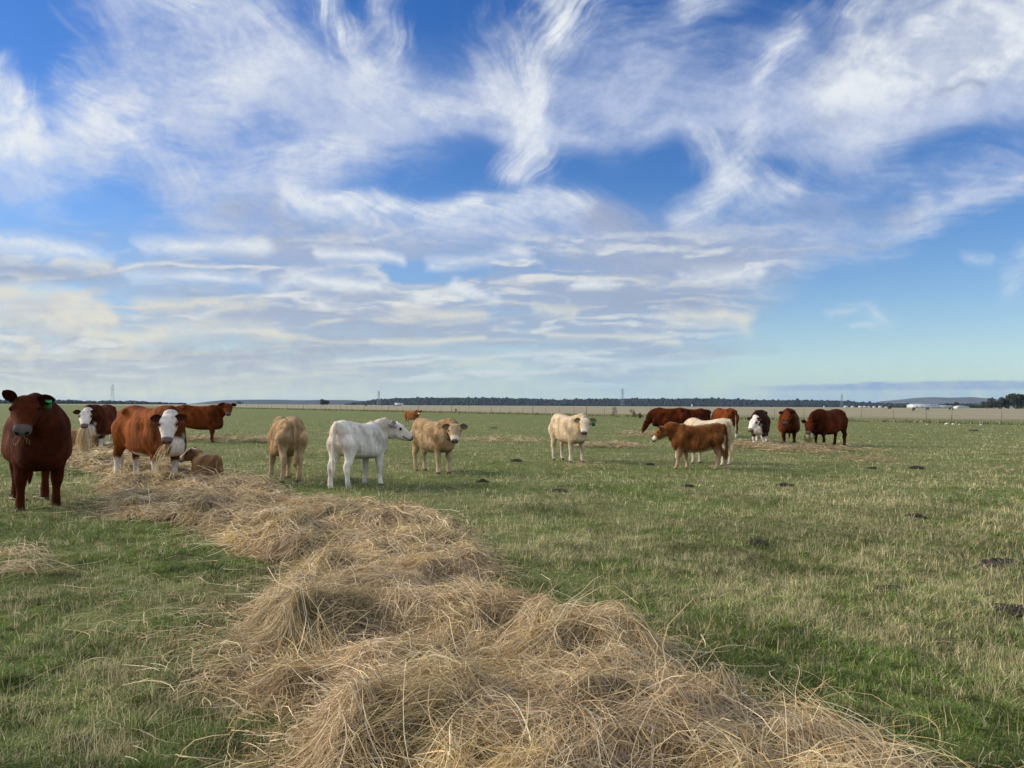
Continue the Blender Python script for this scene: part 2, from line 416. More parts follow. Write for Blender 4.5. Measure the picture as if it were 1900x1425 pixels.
def build_ground():
    az = np.concatenate([np.arange(-180, -45, 5.0), np.arange(-45, 45, .3), np.arange(45, 180.1, 5.0)])
    r = 0.4 * 1.0125 ** np.arange(0, 850)
    r = r[r < 14000]
    A, Rr = np.meshgrid(R(1) * az, r)
    X, Y = Rr * np.sin(A), Rr * np.cos(A)
    Z = gz(X, Y)
    b = beyond(X, Y)
    field = sstep(-1.0, 1.5, b)
    tan = sstep(8, 45, b + (fbm(X / 30, Y / 12, 31, 3) - .5) * 40) * field
    tan = np.maximum(tan, field * sstep(115, 140, Y))
    strip = np.exp(-((b + 1.5) / 1.7) ** 2)
    col = np.stack([field, tan, strip], -1)
    nr, nc = X.shape
    idx = np.arange(nr * nc).reshape(nr, nc)
    q = np.stack([idx[:-1, :-1], idx[:-1, 1:], idx[1:, 1:], idx[1:, :-1]], -1).reshape(-1, 4)
    me = mesh_np('ground', np.stack([X, Y, Z], -1).reshape(-1, 3), q, None, col.reshape(-1, 3), True, 'Zone')
    t = NT('turf')
    co = t.n('ShaderNodeNewGeometry').outputs['Position']
    sx = t.n('ShaderNodeSeparateColor')
    za = t.n('ShaderNodeAttribute', attribute_name='Zone'); t.l(za.outputs['Color'], sx.inputs[0])
    big = t.noise(co, .55, 5, .6); mid = t.noise(co, 3.5, 5, .65); fine = t.noise(co, 38, 5, .7)
    far = t.noise(co, .09, 6, .7)
    g = t.ramp(mid, [(.28, (.050, .064, .020)), (.5, (.110, .138, .038)), (.72, (.215, .215, .085))])
    g2 = t.ramp(big, [(.35, (.095, .138, .032)), (.55, (.155, .172, .056)), (.75, (.27, .25, .125))])
    a = t.mix(.5, g, g2)
    f = t.ramp(fine, [(.25, (.4, .4, .4)), (.55, (1, 1, 1)), (.8, (1.6, 1.55, 1.5))])
    a = t.mix(1.0, a, f, 'MULTIPLY')
    out1 = t.ramp(far, [(.3, (.095, .112, .042)), (.55, (.145, .150, .070)), (.75, (.20, .185, .105))])
    out2 = t.ramp(far, [(.3, (.205, .185, .112)), (.7, (.275, .245, .155))])
    a = t.mix(sx.outputs[0], a, out1)
    a = t.mix(sx.outputs[1], a, out2)
    a = t.mix(sx.outputs[2], a, t.ramp(mid, [(.3, (.030, .040, .012)), (.7, (.085, .095, .03))]))
    p = t.n('ShaderNodeBsdfPrincipled', i_Roughness=.95)
    p.inputs['Specular IOR Level'].default_value = .15
    bp = t.n('ShaderNodeBump', i_Strength=.6, i_Distance=.03)
    t.l(fine, bp.inputs['Height']); t.l(bp.outputs[0], p.inputs['Normal'])
    t.l(a, p.inputs['Base Color']); t.l(p.outputs[0], t.out.inputs[0])
    tag(link('ground', me, t.m), kind='structure')
build_ground()

# ---------------------------------------------------------------- far country: hills, woods, pylons, sheds
def ridge(name, prof, dist, depth, mat, base=752.0):
    """a hill whose crest the photo shows along these (px, py); real depth behind and in front"""
    px = np.arange(prof[0][0], prof[-1][0] + 1, 6.0)
    py = np.interp(px, [p[0] for p in prof], [p[1] for p in prof])
    py = py + (fbm(px / 40, px * 0, 91, 3) - .5) * 1.2
    x, y, z = far_at(px, py, dist)
    z = np.maximum(z, -.5)
    rows, s = [], np.array([-1, -.8, -.6, -.4, -.2, 0, .25, .6, 1.0])
    hh = np.cos(np.clip(s, -1, 1) * np.pi / 2) ** 1.2
    for a, h in zip(s, hh):
        yy = dist + a * depth + (fbm(px / 90, px * 0 + a * 2, 5, 2) - .5) * depth * .12
        rows.append(np.stack([x * yy / dist, yy, z * h - 1.0], -1))
    V = np.stack(rows)
    nr, nc = V.shape[:2]
    idx = np.arange(nr * nc).reshape(nr, nc)
    q = np.stack([idx[:-1, :-1], idx[:-1, 1:], idx[1:, 1:], idx[1:, :-1]], -1).reshape(-1, 4)
    o = link(name, mesh_np(name, V.reshape(-1, 3), q), mat)
    tag(o, kind='structure')
    return V
m_hill = plain('hill_pasture', (.105, .115, .060), .95, .5, .004)
m_hillf = plain('hill_bare', (.105, .100, .078), .95, .45, .0022)
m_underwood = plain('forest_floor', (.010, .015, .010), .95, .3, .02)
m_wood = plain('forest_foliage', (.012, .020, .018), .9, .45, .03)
m_gum = plain('tree_foliage', (.030, .042, .018), .8, .5, .35)
m_bark = plain('tree_bark', (.16, .12, .085), .9, .35, 2.0)

P_WOOD = [(640, 751), (665, 746), (690, 741), (730, 738.5), (800, 737.5), (880, 737), (960, 738), (1010, 741), (1045, 742.5), (1075, 740), (1130, 739), (1180, 738.5), (1250, 739), (1320, 737.5),
          (1400, 741), (1450, 742.5), (1500, 742), (1560, 744), (1610, 748), (1650, 751), (1700, 752), (1790, 752)]
P_FARL = [(330, 751), (395, 744), (420, 742), (480, 741), (560, 742), (640, 742), (700, 744), (760, 748)]
P_FARR = [(1540, 756), (1600, 749), (1640, 743), (1665, 741), (1700, 737), (1730, 735.5), (1760, 737), (1800, 735.5), (1840, 738), (1880, 743), (1960, 752)]
ridge('far_hill', [(p, q + 1) for p, q in P_FARR], 7500, 1500, m_hillf)
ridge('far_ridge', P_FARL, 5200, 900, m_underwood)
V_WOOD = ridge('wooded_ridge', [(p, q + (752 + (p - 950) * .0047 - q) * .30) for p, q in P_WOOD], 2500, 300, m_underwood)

def crowns(rng, pos, size, conif, mseg=7):
    """many small tree crowns as one mesh: a ragged lump of facets each"""
    n = len(pos)
    lat, k = 4, mseg
    V, Q = [], []
    th = np.linspace(0, 2 * np.pi, k, endpoint=False)
    hts = np.array([0.02, .30, .62, .86, 1.0]); rad = np.array([.30, .50, .44, .26, .03])
    if conif: rad = np.array([.36, .40, .30, .17, .02])
    vs = np.zeros((n, 5, k, 3), np.float32)
    for j in range(5):
        jit = rng.uniform(.70, 1.35, (n, k))
        ph = rng.uniform(0, .8, (n, 1))
        rr = rad[j] * size[:, None, 1] * jit
        vs[:, j, :, 0] = pos[:, None, 0] + rr * np.cos(th + ph)
        vs[:, j, :, 1] = pos[:, None, 1] + rr * np.sin(th + ph)
        vs[:, j, :, 2] = pos[:, None, 2] + hts[j] * size[:, None, 0] * rng.uniform(.93, 1.07, (n, k))
    base = (np.arange(n) * 5 * k)[:, None, None]
    jj, ii = np.meshgrid(np.arange(4), np.arange(k), indexing='ij')
    q = np.stack([jj * k + ii, jj * k + (ii + 1) % k, (jj + 1) * k + (ii + 1) % k, (jj + 1) * k + ii], -1)
    Q = (base[..., None] + q[None]).reshape(-1, 4)
    return vs.reshape(-1, 3), Q
def far_wood():
    rng = np.random.default_rng(5)
    n = 9000
    nr, nc = V_WOOD.shape[:2]
    a = rng.uniform(0, 5.6, n); c = rng.uniform(0, nc - 1.01, n)
    i, j = a.astype(int), c.astype(int); fa, fc = (a - i)[:, None], (c - j)[:, None]
    pos = (V_WOOD[i, j] * (1 - fc) + V_WOOD[i, j + 1] * fc) * (1 - fa) + (V_WOOD[i + 1, j] * (1 - fc) + V_WOOD[i + 1, j + 1] * fc) * fa
    h = rng.uniform(4.5, 8, n) * np.where(rng.random(n) < .04, 1.5, 1) * (.7 + .6 * fbm(pos[:, 0] / 60, pos[:, 1] / 60, 14, 3))
    # trees thin out towards the right end
    px, _ = to_pix(pos[:, 0], pos[:, 1], pos[:, 2])
    keep = (px < 1640) | (rng.random(n) < .45)
    h *= np.where(px < 690, .55, 1)
    v, q = crowns(rng, pos[keep], np.stack([h, h * rng.uniform(1.1, 1.7, n)], -1)[keep], True)
    o = link('far_wood', mesh_np('far_wood', v, q, smooth=False), m_wood)
    tag(o, 'dark blue green pine wood covering the low ridge along the horizon', 'wood', kind='stuff')
    # the windbreak at the left, further woods on the far left ridge
    n = 420
    px = rng.uniform(-60, 345, n)
    x, y, z = far_at(px, np.full(n, 749.0), 1300)
    y = y + rng.uniform(-30, 60, n); x = x * y / 1300
    h = 3.2 + 3.4 * fbm(px / 14, px * 0, 3, 3) * rng.uniform(.7, 1.2, n)
    h *= np.interp(px, [-60, 250, 300, 345], [1.2, 1.1, .7, .45])
    v, q = crowns(rng, np.stack([x, y, np.zeros(n)], -1), np.stack([h, h * 1.5], -1), False)
    tag(link('windbreak_trees', mesh_np('windbreak_trees', v, q, smooth=False), m_wood),
        'dark line of windbreak trees on the left horizon behind the cows', 'wood', kind='stuff')
    # scrub at the foot of the right-hand hill
    n = 160
    px = rng.uniform(1590, 1830, n)
    x, y, z = far_at(px, np.full(n, 757.0), 1500)
    y = y + rng.uniform(-40, 60, n); x = x * y / 1500
    h = rng.uniform(3, 8, n) * np.interp(px, [1590, 1690, 1740, 1830], [.7, .9, 1.2, 1.25])
    v, q = crowns(rng, np.stack([x, y, np.zeros(n)], -1), np.stack([h, h * 1.3], -1), False)
    tag(link('distant_scrub', mesh_np('distant_scrub', v, q, smooth=False), m_wood),
        'low dark scrub along the far field edge behind the white sheds', 'scrub', kind='stuff')
far_wood()

def leaf_cloud(rng, centres, radii, n, leaf):
    """leaf clumps through the volume of several lobes: small crossed quads facing everywhere"""
    c = rng.integers(0, len(centres), n)
    d = rng.normal(size=(n, 3)); d /= np.linalg.norm(d, axis=1)[:, None]
    rr = rng.random(n) ** (1 / 2.6)
    p = centres[c] + d * rr[:, None] * radii[c]
    a = rng.normal(size=(n, 3)); a /= np.linalg.norm(a, axis=1)[:, None]
    b = np.cross(a, rng.normal(size=(n, 3))); b /= np.linalg.norm(b, axis=1)[:, None]
    s = leaf * rng.uniform(.5, 1.4, n)[:, None]
    v = np.stack([p - a * s, p + b * s * .6, p + a * s, p - b * s * .6], 1).reshape(-1, 3)
    return v, np.arange(n * 4).reshape(n, 4)
def tube_np(pts, radii, k=8):
    """closed tapered tube along points"""
    pts = np.array(pts, float); n = len(pts)
    t = np.gradient(pts, axis=0); t /= np.maximum(np.linalg.norm(t, axis=1)[:, None], 1e-9)
    up = np.where(np.abs(t[:, 2:3]) > .9, np.array([[1., 0, 0]]), np.array([[0., 0, 1]]))
    s = np.cross(t, up); s /= np.linalg.norm(s, axis=1)[:, None]
    u = np.cross(s, t)
    th = np.linspace(0, 2 * np.pi, k, endpoint=False)
    V = pts[:, None] + (s[:, None] * np.cos(th)[None, :, None] + u[:, None] * np.sin(th)[None, :, None]) * np.asarray(radii, float)[:, None, None]
    idx = np.arange(n * k).reshape(n, k)
    q = np.stack([idx[:-1], np.roll(idx, -1, 1)[:-1], np.roll(idx, -1, 1)[1:], idx[1:]], -1).reshape(-1, 4)
    V = np.concatenate([V.reshape(-1, 3), pts[:1], pts[-1:]])
    tr = [(n * k, (i + 1) % k, i) for i in range(k)] + [(n * k + 1, idx[-1, i], idx[-1, (i + 1) % k]) for i in range(k)]
    return V, q, np.array(tr)
def join_np(parts):
    V, Q, T, o = [], [], [], 0
    for p in parts:
        V.append(p[0]); Q.append(np.asarray(p[1]).reshape(-1, 4) + o)
        if len(p) > 2: T.append(np.asarray(p[2]).reshape(-1, 3) + o)
        o += len(p[0])
    return np.concatenate(V), np.concatenate(Q), (np.concatenate(T) if T else None)
def tree(px, ybase, dist, h, w, label, seed, group=None, n=1500, flat=.5):
    rng = np.random.default_rng(seed)
    x, y, z = far_at(px, 0, dist)
    e = empty('field_tree', (x, y, -.1))
    tag(e, label, 'tree', group)
    cen, rad = [], []
    for k in range(9):
        a = rng.uniform(0, 6.28); rr = w * .34 * math.sqrt(rng.random())
        cen.append((rr * math.cos(a), rr * math.sin(a), h * rng.uniform(.24, .76))); s = rng.uniform(.6, 1.1)
        rad.append((w * .24 * s, w * .24 * s, h * .24 * s))
    v, q = leaf_cloud(rng, np.array(cen), np.array(rad), n, h * .055)
    link('crown', mesh_np('crown', v, q, smooth=False), m_gum, e)
    parts = [tube_np([(0, 0, 0), (h * .01, 0, h * .25), (0, h * .01, h * .6)], [h * .04, h * .03, h * .01])]
    for c in cen[:5]:
        parts.append(tube_np([(0, 0, h * .25), (c[0] * .5, c[1] * .5, h * .25 + (c[2] - h * .25) * .6), c], [h * .02, h * .014, h * .006], 6))
    link('trunk', mesh_np('trunk', *join_np(parts)), m_bark, e)
    return e
tree(610, 750, 900, 9.0, 13.5, 'lone round dark tree standing in the far tan field left of the pine ridge', 11, n=2600)
tree(455, 747, 2200, 11, 20, 'small dark tree clump on the far left ridge behind the dark red cow', 12, n=1200)
tree(664, 750, 1300, 4.5, 14, 'low wide bush at the left foot of the pine ridge', 13, n=900)
tree(684, 750, 1330, 3.6, 10, 'smaller low bush beside the wide bush at the foot of the pine ridge', 16, n=700)
CL = [(1834, 11.5), (1848, 13), (1861, 15), (1874, 16.5), (1889, 16), (1902, 16), (1915, 15.5), (1821, 8)]
CL_LAB = ['second tree from the left end of the dark clump on the right horizon', 'third tree from the left of the dark clump on the right horizon',
          'fourth tree of the dark clump, just left of its highest crown', 'tallest dark tree at the top of the clump on the right horizon',
          'broad dark tree just right of the tallest in the right clump', 'dark tree cut by the right edge of the photo at the horizon',
          'dark tree beyond the right picture edge closing the clump', 'lowest tree at the left end of the dark clump, right of the sheds']
for k, ((px, h), lab) in enumerate(zip(CL, CL_LAB)):
    tree(px, 758, 820 + 18 * (k % 3), h * 1.12, 17, lab, 30 + k, 'trees in the dark clump on the right', n=2200)
for k, (px, h, w, lab) in enumerate([(1723 + 2, 8, 12, 'spreading tree behind the long white shed'), (1752, 8.5, 14, 'dark spreading tree behind the grey lean to shed'),
                                     (1767, 10, 13, 'dark tree between the grey shed and the domed shed'), (1790, 9, 13, 'dark tree just right of the domed shed'), (1806, 8.5, 14, 'low rounded tree left of the dark right clump')]):
    tree(px, 757, 1120, h, w, lab, 50 + k, 'trees behind the sheds', n=1000)

m_steel = plain('galvanised_steel', (.20, .22, .25), .5, .15, 1.0, .3)
def bars(segs, w):
    """square bars between point pairs as one mesh"""
    parts = []
    for a, b in segs:
        parts.append(tube_np([a, b], [w, w], 4))
    return join_np(parts)
def pylon(px, py_top, dist, rot, label):
    x, y, z = far_at(px, py_top, dist)
    h = z
    e = empty('pylon', (x, y, 0), rot)
    tag(e, label, 'pylon', 'steel pylons across the far fields')
    def c(t): return (3.6 * (1 - t) + .7 * t) if t < .6 else (3.6 * .4 + .7 * .6 - (t - .6) * 2.4)
    lv = [0, .16, .32, .46, .6, .72, .84, .94]
    segs, br = [], []
    for a, b in zip(lv[:-1], lv[1:]):
        ra, rb = c(a), max(c(b), .35)
        for sx, sy in ((1, 1), (1, -1), (-1, -1), (-1, 1)):
            segs.append(((sx * ra, sy * ra, a * h), (sx * rb, sy * rb, b * h)))
        for (p, q) in (((1, 1), (1, -1)), ((1, -1), (-1, -1)), ((-1, -1), (-1, 1)), ((-1, 1), (1, 1))):
            br.append(((p[0] * ra, p[1] * ra, a * h), (q[0] * rb, q[1] * rb, b * h)))
            br.append(((q[0] * ra, q[1] * ra, a * h), (p[0] * rb, p[1] * rb, b * h)))
    segs.append(((0, 0, .92 * h), (0, 0, h)))
    link('mast', mesh_np('mast', *bars(segs, .26)), m_steel, e)
    link('bracing', mesh_np('bracing', *bars(br, .11)), m_steel, e)
    for t, L in ((.68, 4.2), (.79, 5.0), (.90, 3.6)):
        s = [((-L, 0, t * h + .6), (0, .5, t * h)), ((L, 0, t * h + .6), (0, .5, t * h)), ((-L, 0, t * h + .6), (0, -.5, t * h)), ((L, 0, t * h + .6), (0, -.5, t * h)), ((-L, 0, t * h + .6), (L, 0, t * h + 1.4))]
        link('cross_arm', mesh_np('cross_arm', *bars(s, .13)), m_steel, e)
    return e
pylon(209, 711.5, 1550, .5, 'grey lattice pylon above the windbreak trees on the left, the tallest looking')
pylon(703, 724, 2000, .5, 'thin pylon standing at the left end of the pine ridge')
pylon(1155, 719, 1800, .5, 'thin pylon in front of the pine ridge, right of the cream calf')
pylon(1562, 730, 2000, .5, 'thin pylon above the dark red cow, left of the white tanks')

m_shed = plain('white_sheeting', (.46, .48, .50), .5, .06, .3)
m_shedroof = plain('grey_sheeting', (.33, .37, .41), .45, .08, .3)
m_dark = plain('dark_opening', (.03, .03, .03), .9, .1, 1)
def box_v(x0, x1, y0, y1, z0, z1):
    v = np.array([(x, y, z) for z in (z0, z1) for x, y in ((x0, y0), (x1, y0), (x1, y1), (x0, y1))], float)
    q = np.array([(0, 3, 2, 1), (4, 5, 6, 7), (0, 1, 5, 4), (1, 2, 6, 5), (2, 3, 7, 6), (3, 0, 4, 7)])
    return v, q
def gable(w, d, h, rise, ov=.4):
    v = np.array([(-w / 2 - ov, -d / 2 - ov, h), (w / 2 + ov, -d / 2 - ov, h), (w / 2 + ov, 0, h + rise), (-w / 2 - ov, 0, h + rise), (w / 2 + ov, d / 2 + ov, h), (-w / 2 - ov, d / 2 + ov, h)], float)
    v = np.concatenate([v, v + (0, 0, .25)])
    q = [(6, 7, 8, 9), (9, 8, 10, 11), (3, 2, 1, 0), (5, 4, 2, 3), (0, 1, 7, 6), (4, 5, 11, 10)]
    t = [(1, 2, 8), (1, 8, 7), (2, 4, 10), (2, 10, 8), (0, 6, 9), (0, 9, 3), (3, 9, 11), (3, 11, 5)]
    return v, np.array(q), np.array(t)
def shed(px0, px1, dist, h, rise, label, wall=None, doors=0, depth=18):
    x0 = far_at(px0, 755, dist)[0]; x1 = far_at(px1, 755, dist)[0]
    w = x1 - x0
    e = empty('farm_shed', ((x0 + x1) / 2, dist, -.1)); tag(e, label, 'shed', 'pale sheds at the far field edge')
    v, q = box_v(-w / 2, w / 2, -depth / 2, depth / 2, 0, h)
    ve = np.array([(-w / 2, -depth / 2, h), (-w / 2, depth / 2, h), (-w / 2, 0, h + rise), (w / 2, -depth / 2, h), (w / 2, depth / 2, h), (w / 2, 0, h + rise)])
    vv = np.concatenate([v, ve]); 
    link('wall', mesh_np('wall', vv, q, np.array([(8, 9, 10), (12, 11, 13)]), smooth=False), wall or m_shed, e)
    link('roof', mesh_np('roof', *gable(w, depth, h, rise), smooth=False), m_shedroof, e)
    for k in range(doors):
        xc = -w / 2 + (k + .5) * w / doors
        link('door', mesh_np('door', *box_v(xc - 2, xc + 2, -depth / 2 - .12, -depth / 2 + .05, .05, h * .72), smooth=False), m_shedroof, e)
    return e
shed(1689, 1737, 1000, 4.3, 1.1, 'long white shed, the largest building on the right horizon', doors=5)
shed(1737.5, 1763, 1010, 2.9, .8, 'lower grey lean to shed joined to the right of the long white shed', wall=m_shedroof, doors=2, depth=14)
shed(733, 748, 1250, 3.2, .9, 'small white shed at the foot of the pine ridge behind the black cattle', doors=1, depth=10)
def dome_shed(px0, px1, dist, h, label):
    x0 = far_at(px0, 755, dist)[0]; x1 = far_at(px1, 755, dist)[0]; w = x1 - x0
    e = empty('dome_shed', ((x0 + x1) / 2, dist, -.1)); tag(e, label, 'shed', 'pale sheds at the far field edge')
    th = np.linspace(0, np.pi, 13)
    prof = np.stack([-np.cos(th) * w / 2, np.sin(th) ** .7 * h], -1)
    V = np.concatenate([np.stack([prof[:, 0], np.full(13, s), prof[:, 1]], -1) for s in (-7, 7)])
    q = [(i, i + 1, 14 + i, 13 + i) for i in range(12)]
    link('cover', mesh_np('cover', V, np.array(q)), m_shed, e)
    V2 = np.concatenate([np.stack([prof[:, 0] * .985, np.full(13, -6.9), prof[:, 1] * .98], -1), [(0, -6.9, 0)]])
    link('end_wall', mesh_np('end_wall', V2, np.zeros((0, 4), int), np.array([(13, i + 1, i) for i in range(12)]), smooth=False), m_shedroof, e)
dome_shed(1770, 1794, 1000, 3.6, 'pale rounded shed with a domed roof beside the dark trees')
TK = [1569, 1582, 1596, 1604, 1612, 1622, 1633, 1644]
TKL = ['leftmost white tank in the row behind the dark red cow', 'second white tank from the left of the far row', 'third white tank from the left, one of the close middle ones', 'fourth white tank from the left of the far row',
       'fifth white tank from the left, small and grey looking', 'sixth white tank of the far row', 'bright white tank second from the right of the far row', 'smallest white tank at the right end of the far row']
for k, px in enumerate(TK):
    x, y, z = far_at(px, 755, 1150)
    r = (2.9, 2.6, 2.7, 2.7, 2.1, 2.4, 2.7, 2.0)[k]; hh = (3.2, 2.9, 3.0, 3.0, 2.5, 2.8, 3.2, 2.2)[k]
    e = empty('water_tank', (x, y, -.1)); tag(e, TKL[k], 'tank', 'white tanks on the far field edge')
    link('tank_wall', mesh_np('tank_wall', *tube_np([(0, 0, 0), (0, 0, hh * .72)], [r, r], 14)), m_shed, e)
    link('tank_lid', mesh_np('tank_lid', *tube_np([(0, 0, hh * .72 + .01), (0, 0, hh * .88), (0, 0, hh)], [r * 1.04, r * .7, r * .12], 14)), m_shedroof, e)
for px, lab in ((1284, 'pale silo standing in front of the dark pine ridge'), (1529, 'small white trough tank left of the thin pylon')):
    x, y, z = far_at(px, 755, 1500)
    e = empty('grain_silo', (x, y, -.1)); tag(e, lab, 'silo')
    link('silo_wall', mesh_np('silo_wall', *tube_np([(0, 0, 0), (0, 0, 4 if px < 1300 else 2.4)], [1.6, 1.6], 12)), m_shed, e)
    link('silo_cap', mesh_np('silo_cap', *tube_np([(0, 0, 4.01 if px < 1300 else 2.41), (0, 0, 5.2 if px < 1300 else 3.2)], [1.65, .2], 12)), m_shedroof, e)

# ---------------------------------------------------------------- wire fence
m_post = plain('weathered_timber', (.20, .17, .13), .9, .35, 4.0)
m_star = plain('rusty_steel_post', (.11, .095, .08), .8, .3, 4.0)
m_wire = plain('fence_wire', (.17, .165, .155), .6, .15, 2.0, .4)
def build_fence():
    rng = np.random.default_rng(3)
    e = empty('wire_fence', (FA[0], FA[1], 0), math.atan2(FD[1], FD[0]))
    tag(e, 'long post and wire fence crossing behind the herd between green paddock and tan field', 'fence')
    s, k, n = -9.0, 0, 0
    far = []
    while s < 620:
        wood = k % 4 == 0
        h = 1.32 if wood else 1.12
        r = .055 if wood else .022
        lean = rng.normal(0, .025); dx = rng.normal(0, .25)
        v, q, t = tube_np([(s + dx, 0, -.1), (s + dx + lean * .5, lean * .3, h * .5), (s + dx + lean, lean * .6, h)], [r, r, r * .95], 8 if wood else 5)
        if n < 96:
            link('post', mesh_np('post', v, q, t), m_post if wood else m_star, e)
        else:
            far.append((v, q, t))
        n += 1; k += 1; s += 3.1
    fo = link('far_posts', mesh_np('far_posts', *join_np(far)), m_star, e)
    fo['kind'] = 'stuff'
    xs = np.concatenate([np.arange(-9, 120, 3.1), np.arange(120, 620, 12)])
    for z in (.22, .45, .68, .92, 1.10):
        pts = np.stack([xs, 0 * xs - .06, z + rng.normal(0, .008, len(xs))], -1)
        link('wire', mesh_np('wire', *tube_np(pts, np.full(len(xs), .006), 4)), m_wire, e)
build_fence()

# ---------------------------------------------------------------- haze: the air between here and the far hills
def build_haze():
    v, q = box_v(-9000, 9000, -60, 11500, -2.5, 62)
    t = NT('haze_air')
    t.out.inputs[0]
    vol = t.n('ShaderNodeVolumePrincipled')
    vol.inputs['Color'].default_value = (.38, .62, 1.0, 1)
    vol.inputs['Density'].default_value = HAZE
    vol.inputs['Anisotropy'].default_value = .25
    t.l(vol.outputs[0], t.out.inputs['Volume'])
    o = link('haze', mesh_np('haze', v, q, smooth=False), t.m)
    tag(o, 'faint blue haze lying over the far fields and hills', 'haze', kind='stuff')
HAZE = 0.000032
build_haze()
# ---------------------------------------------------------------- cattle
def catmull(P, n=4):
    P = np.array(P, float)
    Q = np.concatenate([2 * P[:1] - P[1:2], P, 2 * P[-1:] - P[-2:-1]])
    out = []
    for i in range(1, len(Q) - 2):
        for k in range(n):
            t = k / n
            out.append(.5 * ((2 * Q[i]) + (-Q[i - 1] + Q[i + 1]) * t + (2 * Q[i - 1] - 5 * Q[i] + 4 * Q[i + 1] - Q[i + 2]) * t ** 2 + (-Q[i - 1] + 3 * Q[i] - 3 * Q[i + 1] + Q[i + 2]) * t ** 3))
    out.append(Q[-2])
    return np.array(out)
def loft(rings):
    k = len(rings[0]); n = len(rings)
    V = np.concatenate(rings)
    idx = np.arange(n * k).reshape(n, k)
    q = np.stack([idx[:-1], np.roll(idx, -1, 1)[:-1], np.roll(idx, -1, 1)[1:], idx[1:]], -1).reshape(-1, 4)
    V = np.concatenate([V, rings[0].mean(0)[None], rings[-1].mean(0)[None]])
    t = [(n * k, (i + 1) % k, i) for i in range(k)] + [(n * k + 1, idx[-1, i], idx[-1, (i + 1) % k]) for i in range(k)]
    return V, q, np.array(t)
def sp(v, e): return np.sign(v) * np.abs(v) ** e
TH = np.linspace(0, 2 * np.pi, 24, endpoint=False)
def torso_rings(tab):
    tab = catmull(tab, 4); R_ = []
    for x, top, bot, hw in tab:
        c, s = np.cos(TH), np.sin(TH)
        n = 3.0
        y = hw * sp(c, 2 / n) * (1 - .24 * s - .05)
        z = (top + bot) / 2 + (top - bot) / 2 * sp(s, 2 / n)
        R_.append(np.stack([np.full(24, x), y, z], -1))
    return R_
def path_rings(tab, side=(0, 1, 0), k=14):
    """tab rows: x,y,z, r fore-aft, r sideways"""
    tab = catmull(tab, 4)
    P = tab[:, :3]; T = np.gradient(P, axis=0); T /= np.linalg.norm(T, axis=1)[:, None]
    side = np.broadcast_to(np.array(side, float), P.shape)
    side = side - (side * T).sum(1)[:, None] * T; side = side / np.linalg.norm(side, axis=1)[:, None]
    fw = np.cross(side, T)
    th = np.linspace(0, 2 * np.pi, k, endpoint=False)
    return [P[i] + fw[i] * np.cos(th)[:, None] * tab[i, 3] + side[i] * np.sin(th)[:, None] * tab[i, 4] for i in range(len(P))]
COW = dict(
    torso=[(-.84, 1.21, 1.00, .07), (-.79, 1.30, .80, .19), (-.66, 1.370, .65, .245), (-.47, 1.395, .58, .275), (-.22, 1.350, .52, .305), (.03, 1.335, .480, .338), (.26, 1.345, .475, .322), (.46, 1.395, .48, .270), (.62, 1.355, .51, .235), (.75, 1.24, .62, .19), (.82, 1.12, .72, .10)],
    hind=[(-.50, .10, 1.16, .19, .13), (-.56, .165, .98, .23, .14), (-.585, .18, .78, .185, .115), (-.635, .175, .61, .105, .075), (-.705, .17, .48, .075, .06), (-.70, .165, .32, .046, .045), (-.68, .165, .15, .055, .052), (-.655, .165, .085, .052, .052), (-.635, .165, .0, .07, .062)],
    front=[(.42, .12, 1.08, .19, .10), (.46, .175, .88, .17, .11), (.44, .185, .70, .12, .09), (.45, .175, .53, .080, .068), (.465, .17, .39, .066, .06), (.455, .165, .27, .044, .044), (.46, .165, .135, .054, .05), (.48, .165, .08, .052, .052), (.495, .165, .0, .07, .062)],
    neck=((.50, 1.06, .31, .20), (.66, 1.10, .25, .145)), neck_len=.44, neck_r=((.225, .14), (.175, .125)),
    head=[(-.03, .035, -.06, .05), (.02, .080, -.13, .115), (.10, .09, -.185, .150), (.19, .085, -.20, .160), (.28, .07, -.185, .138), (.37, .055, -.155, .112), (.45, .045, -.135, .098), (.51, .036, -.115, .098), (.548, .016, -.098, .084), (.57, -.02, -.075, .050)],
    eye=(.20, .150, .025, .032), ear=(.05, .115, .02, .195, .135), tail=[(-.78, 0, 1.29, .05, .05), (-.87, 0, 1.24, .042, .04), (-.90, .0, 1.05, .03, .028), (-.905, .0, .75, .022, .022), (-.90, .0, .52, .035, .035), (-.89, 0, .36, .045, .045), (-.885, 0, .22, .012, .012)], hip=1.0, nose=.51)
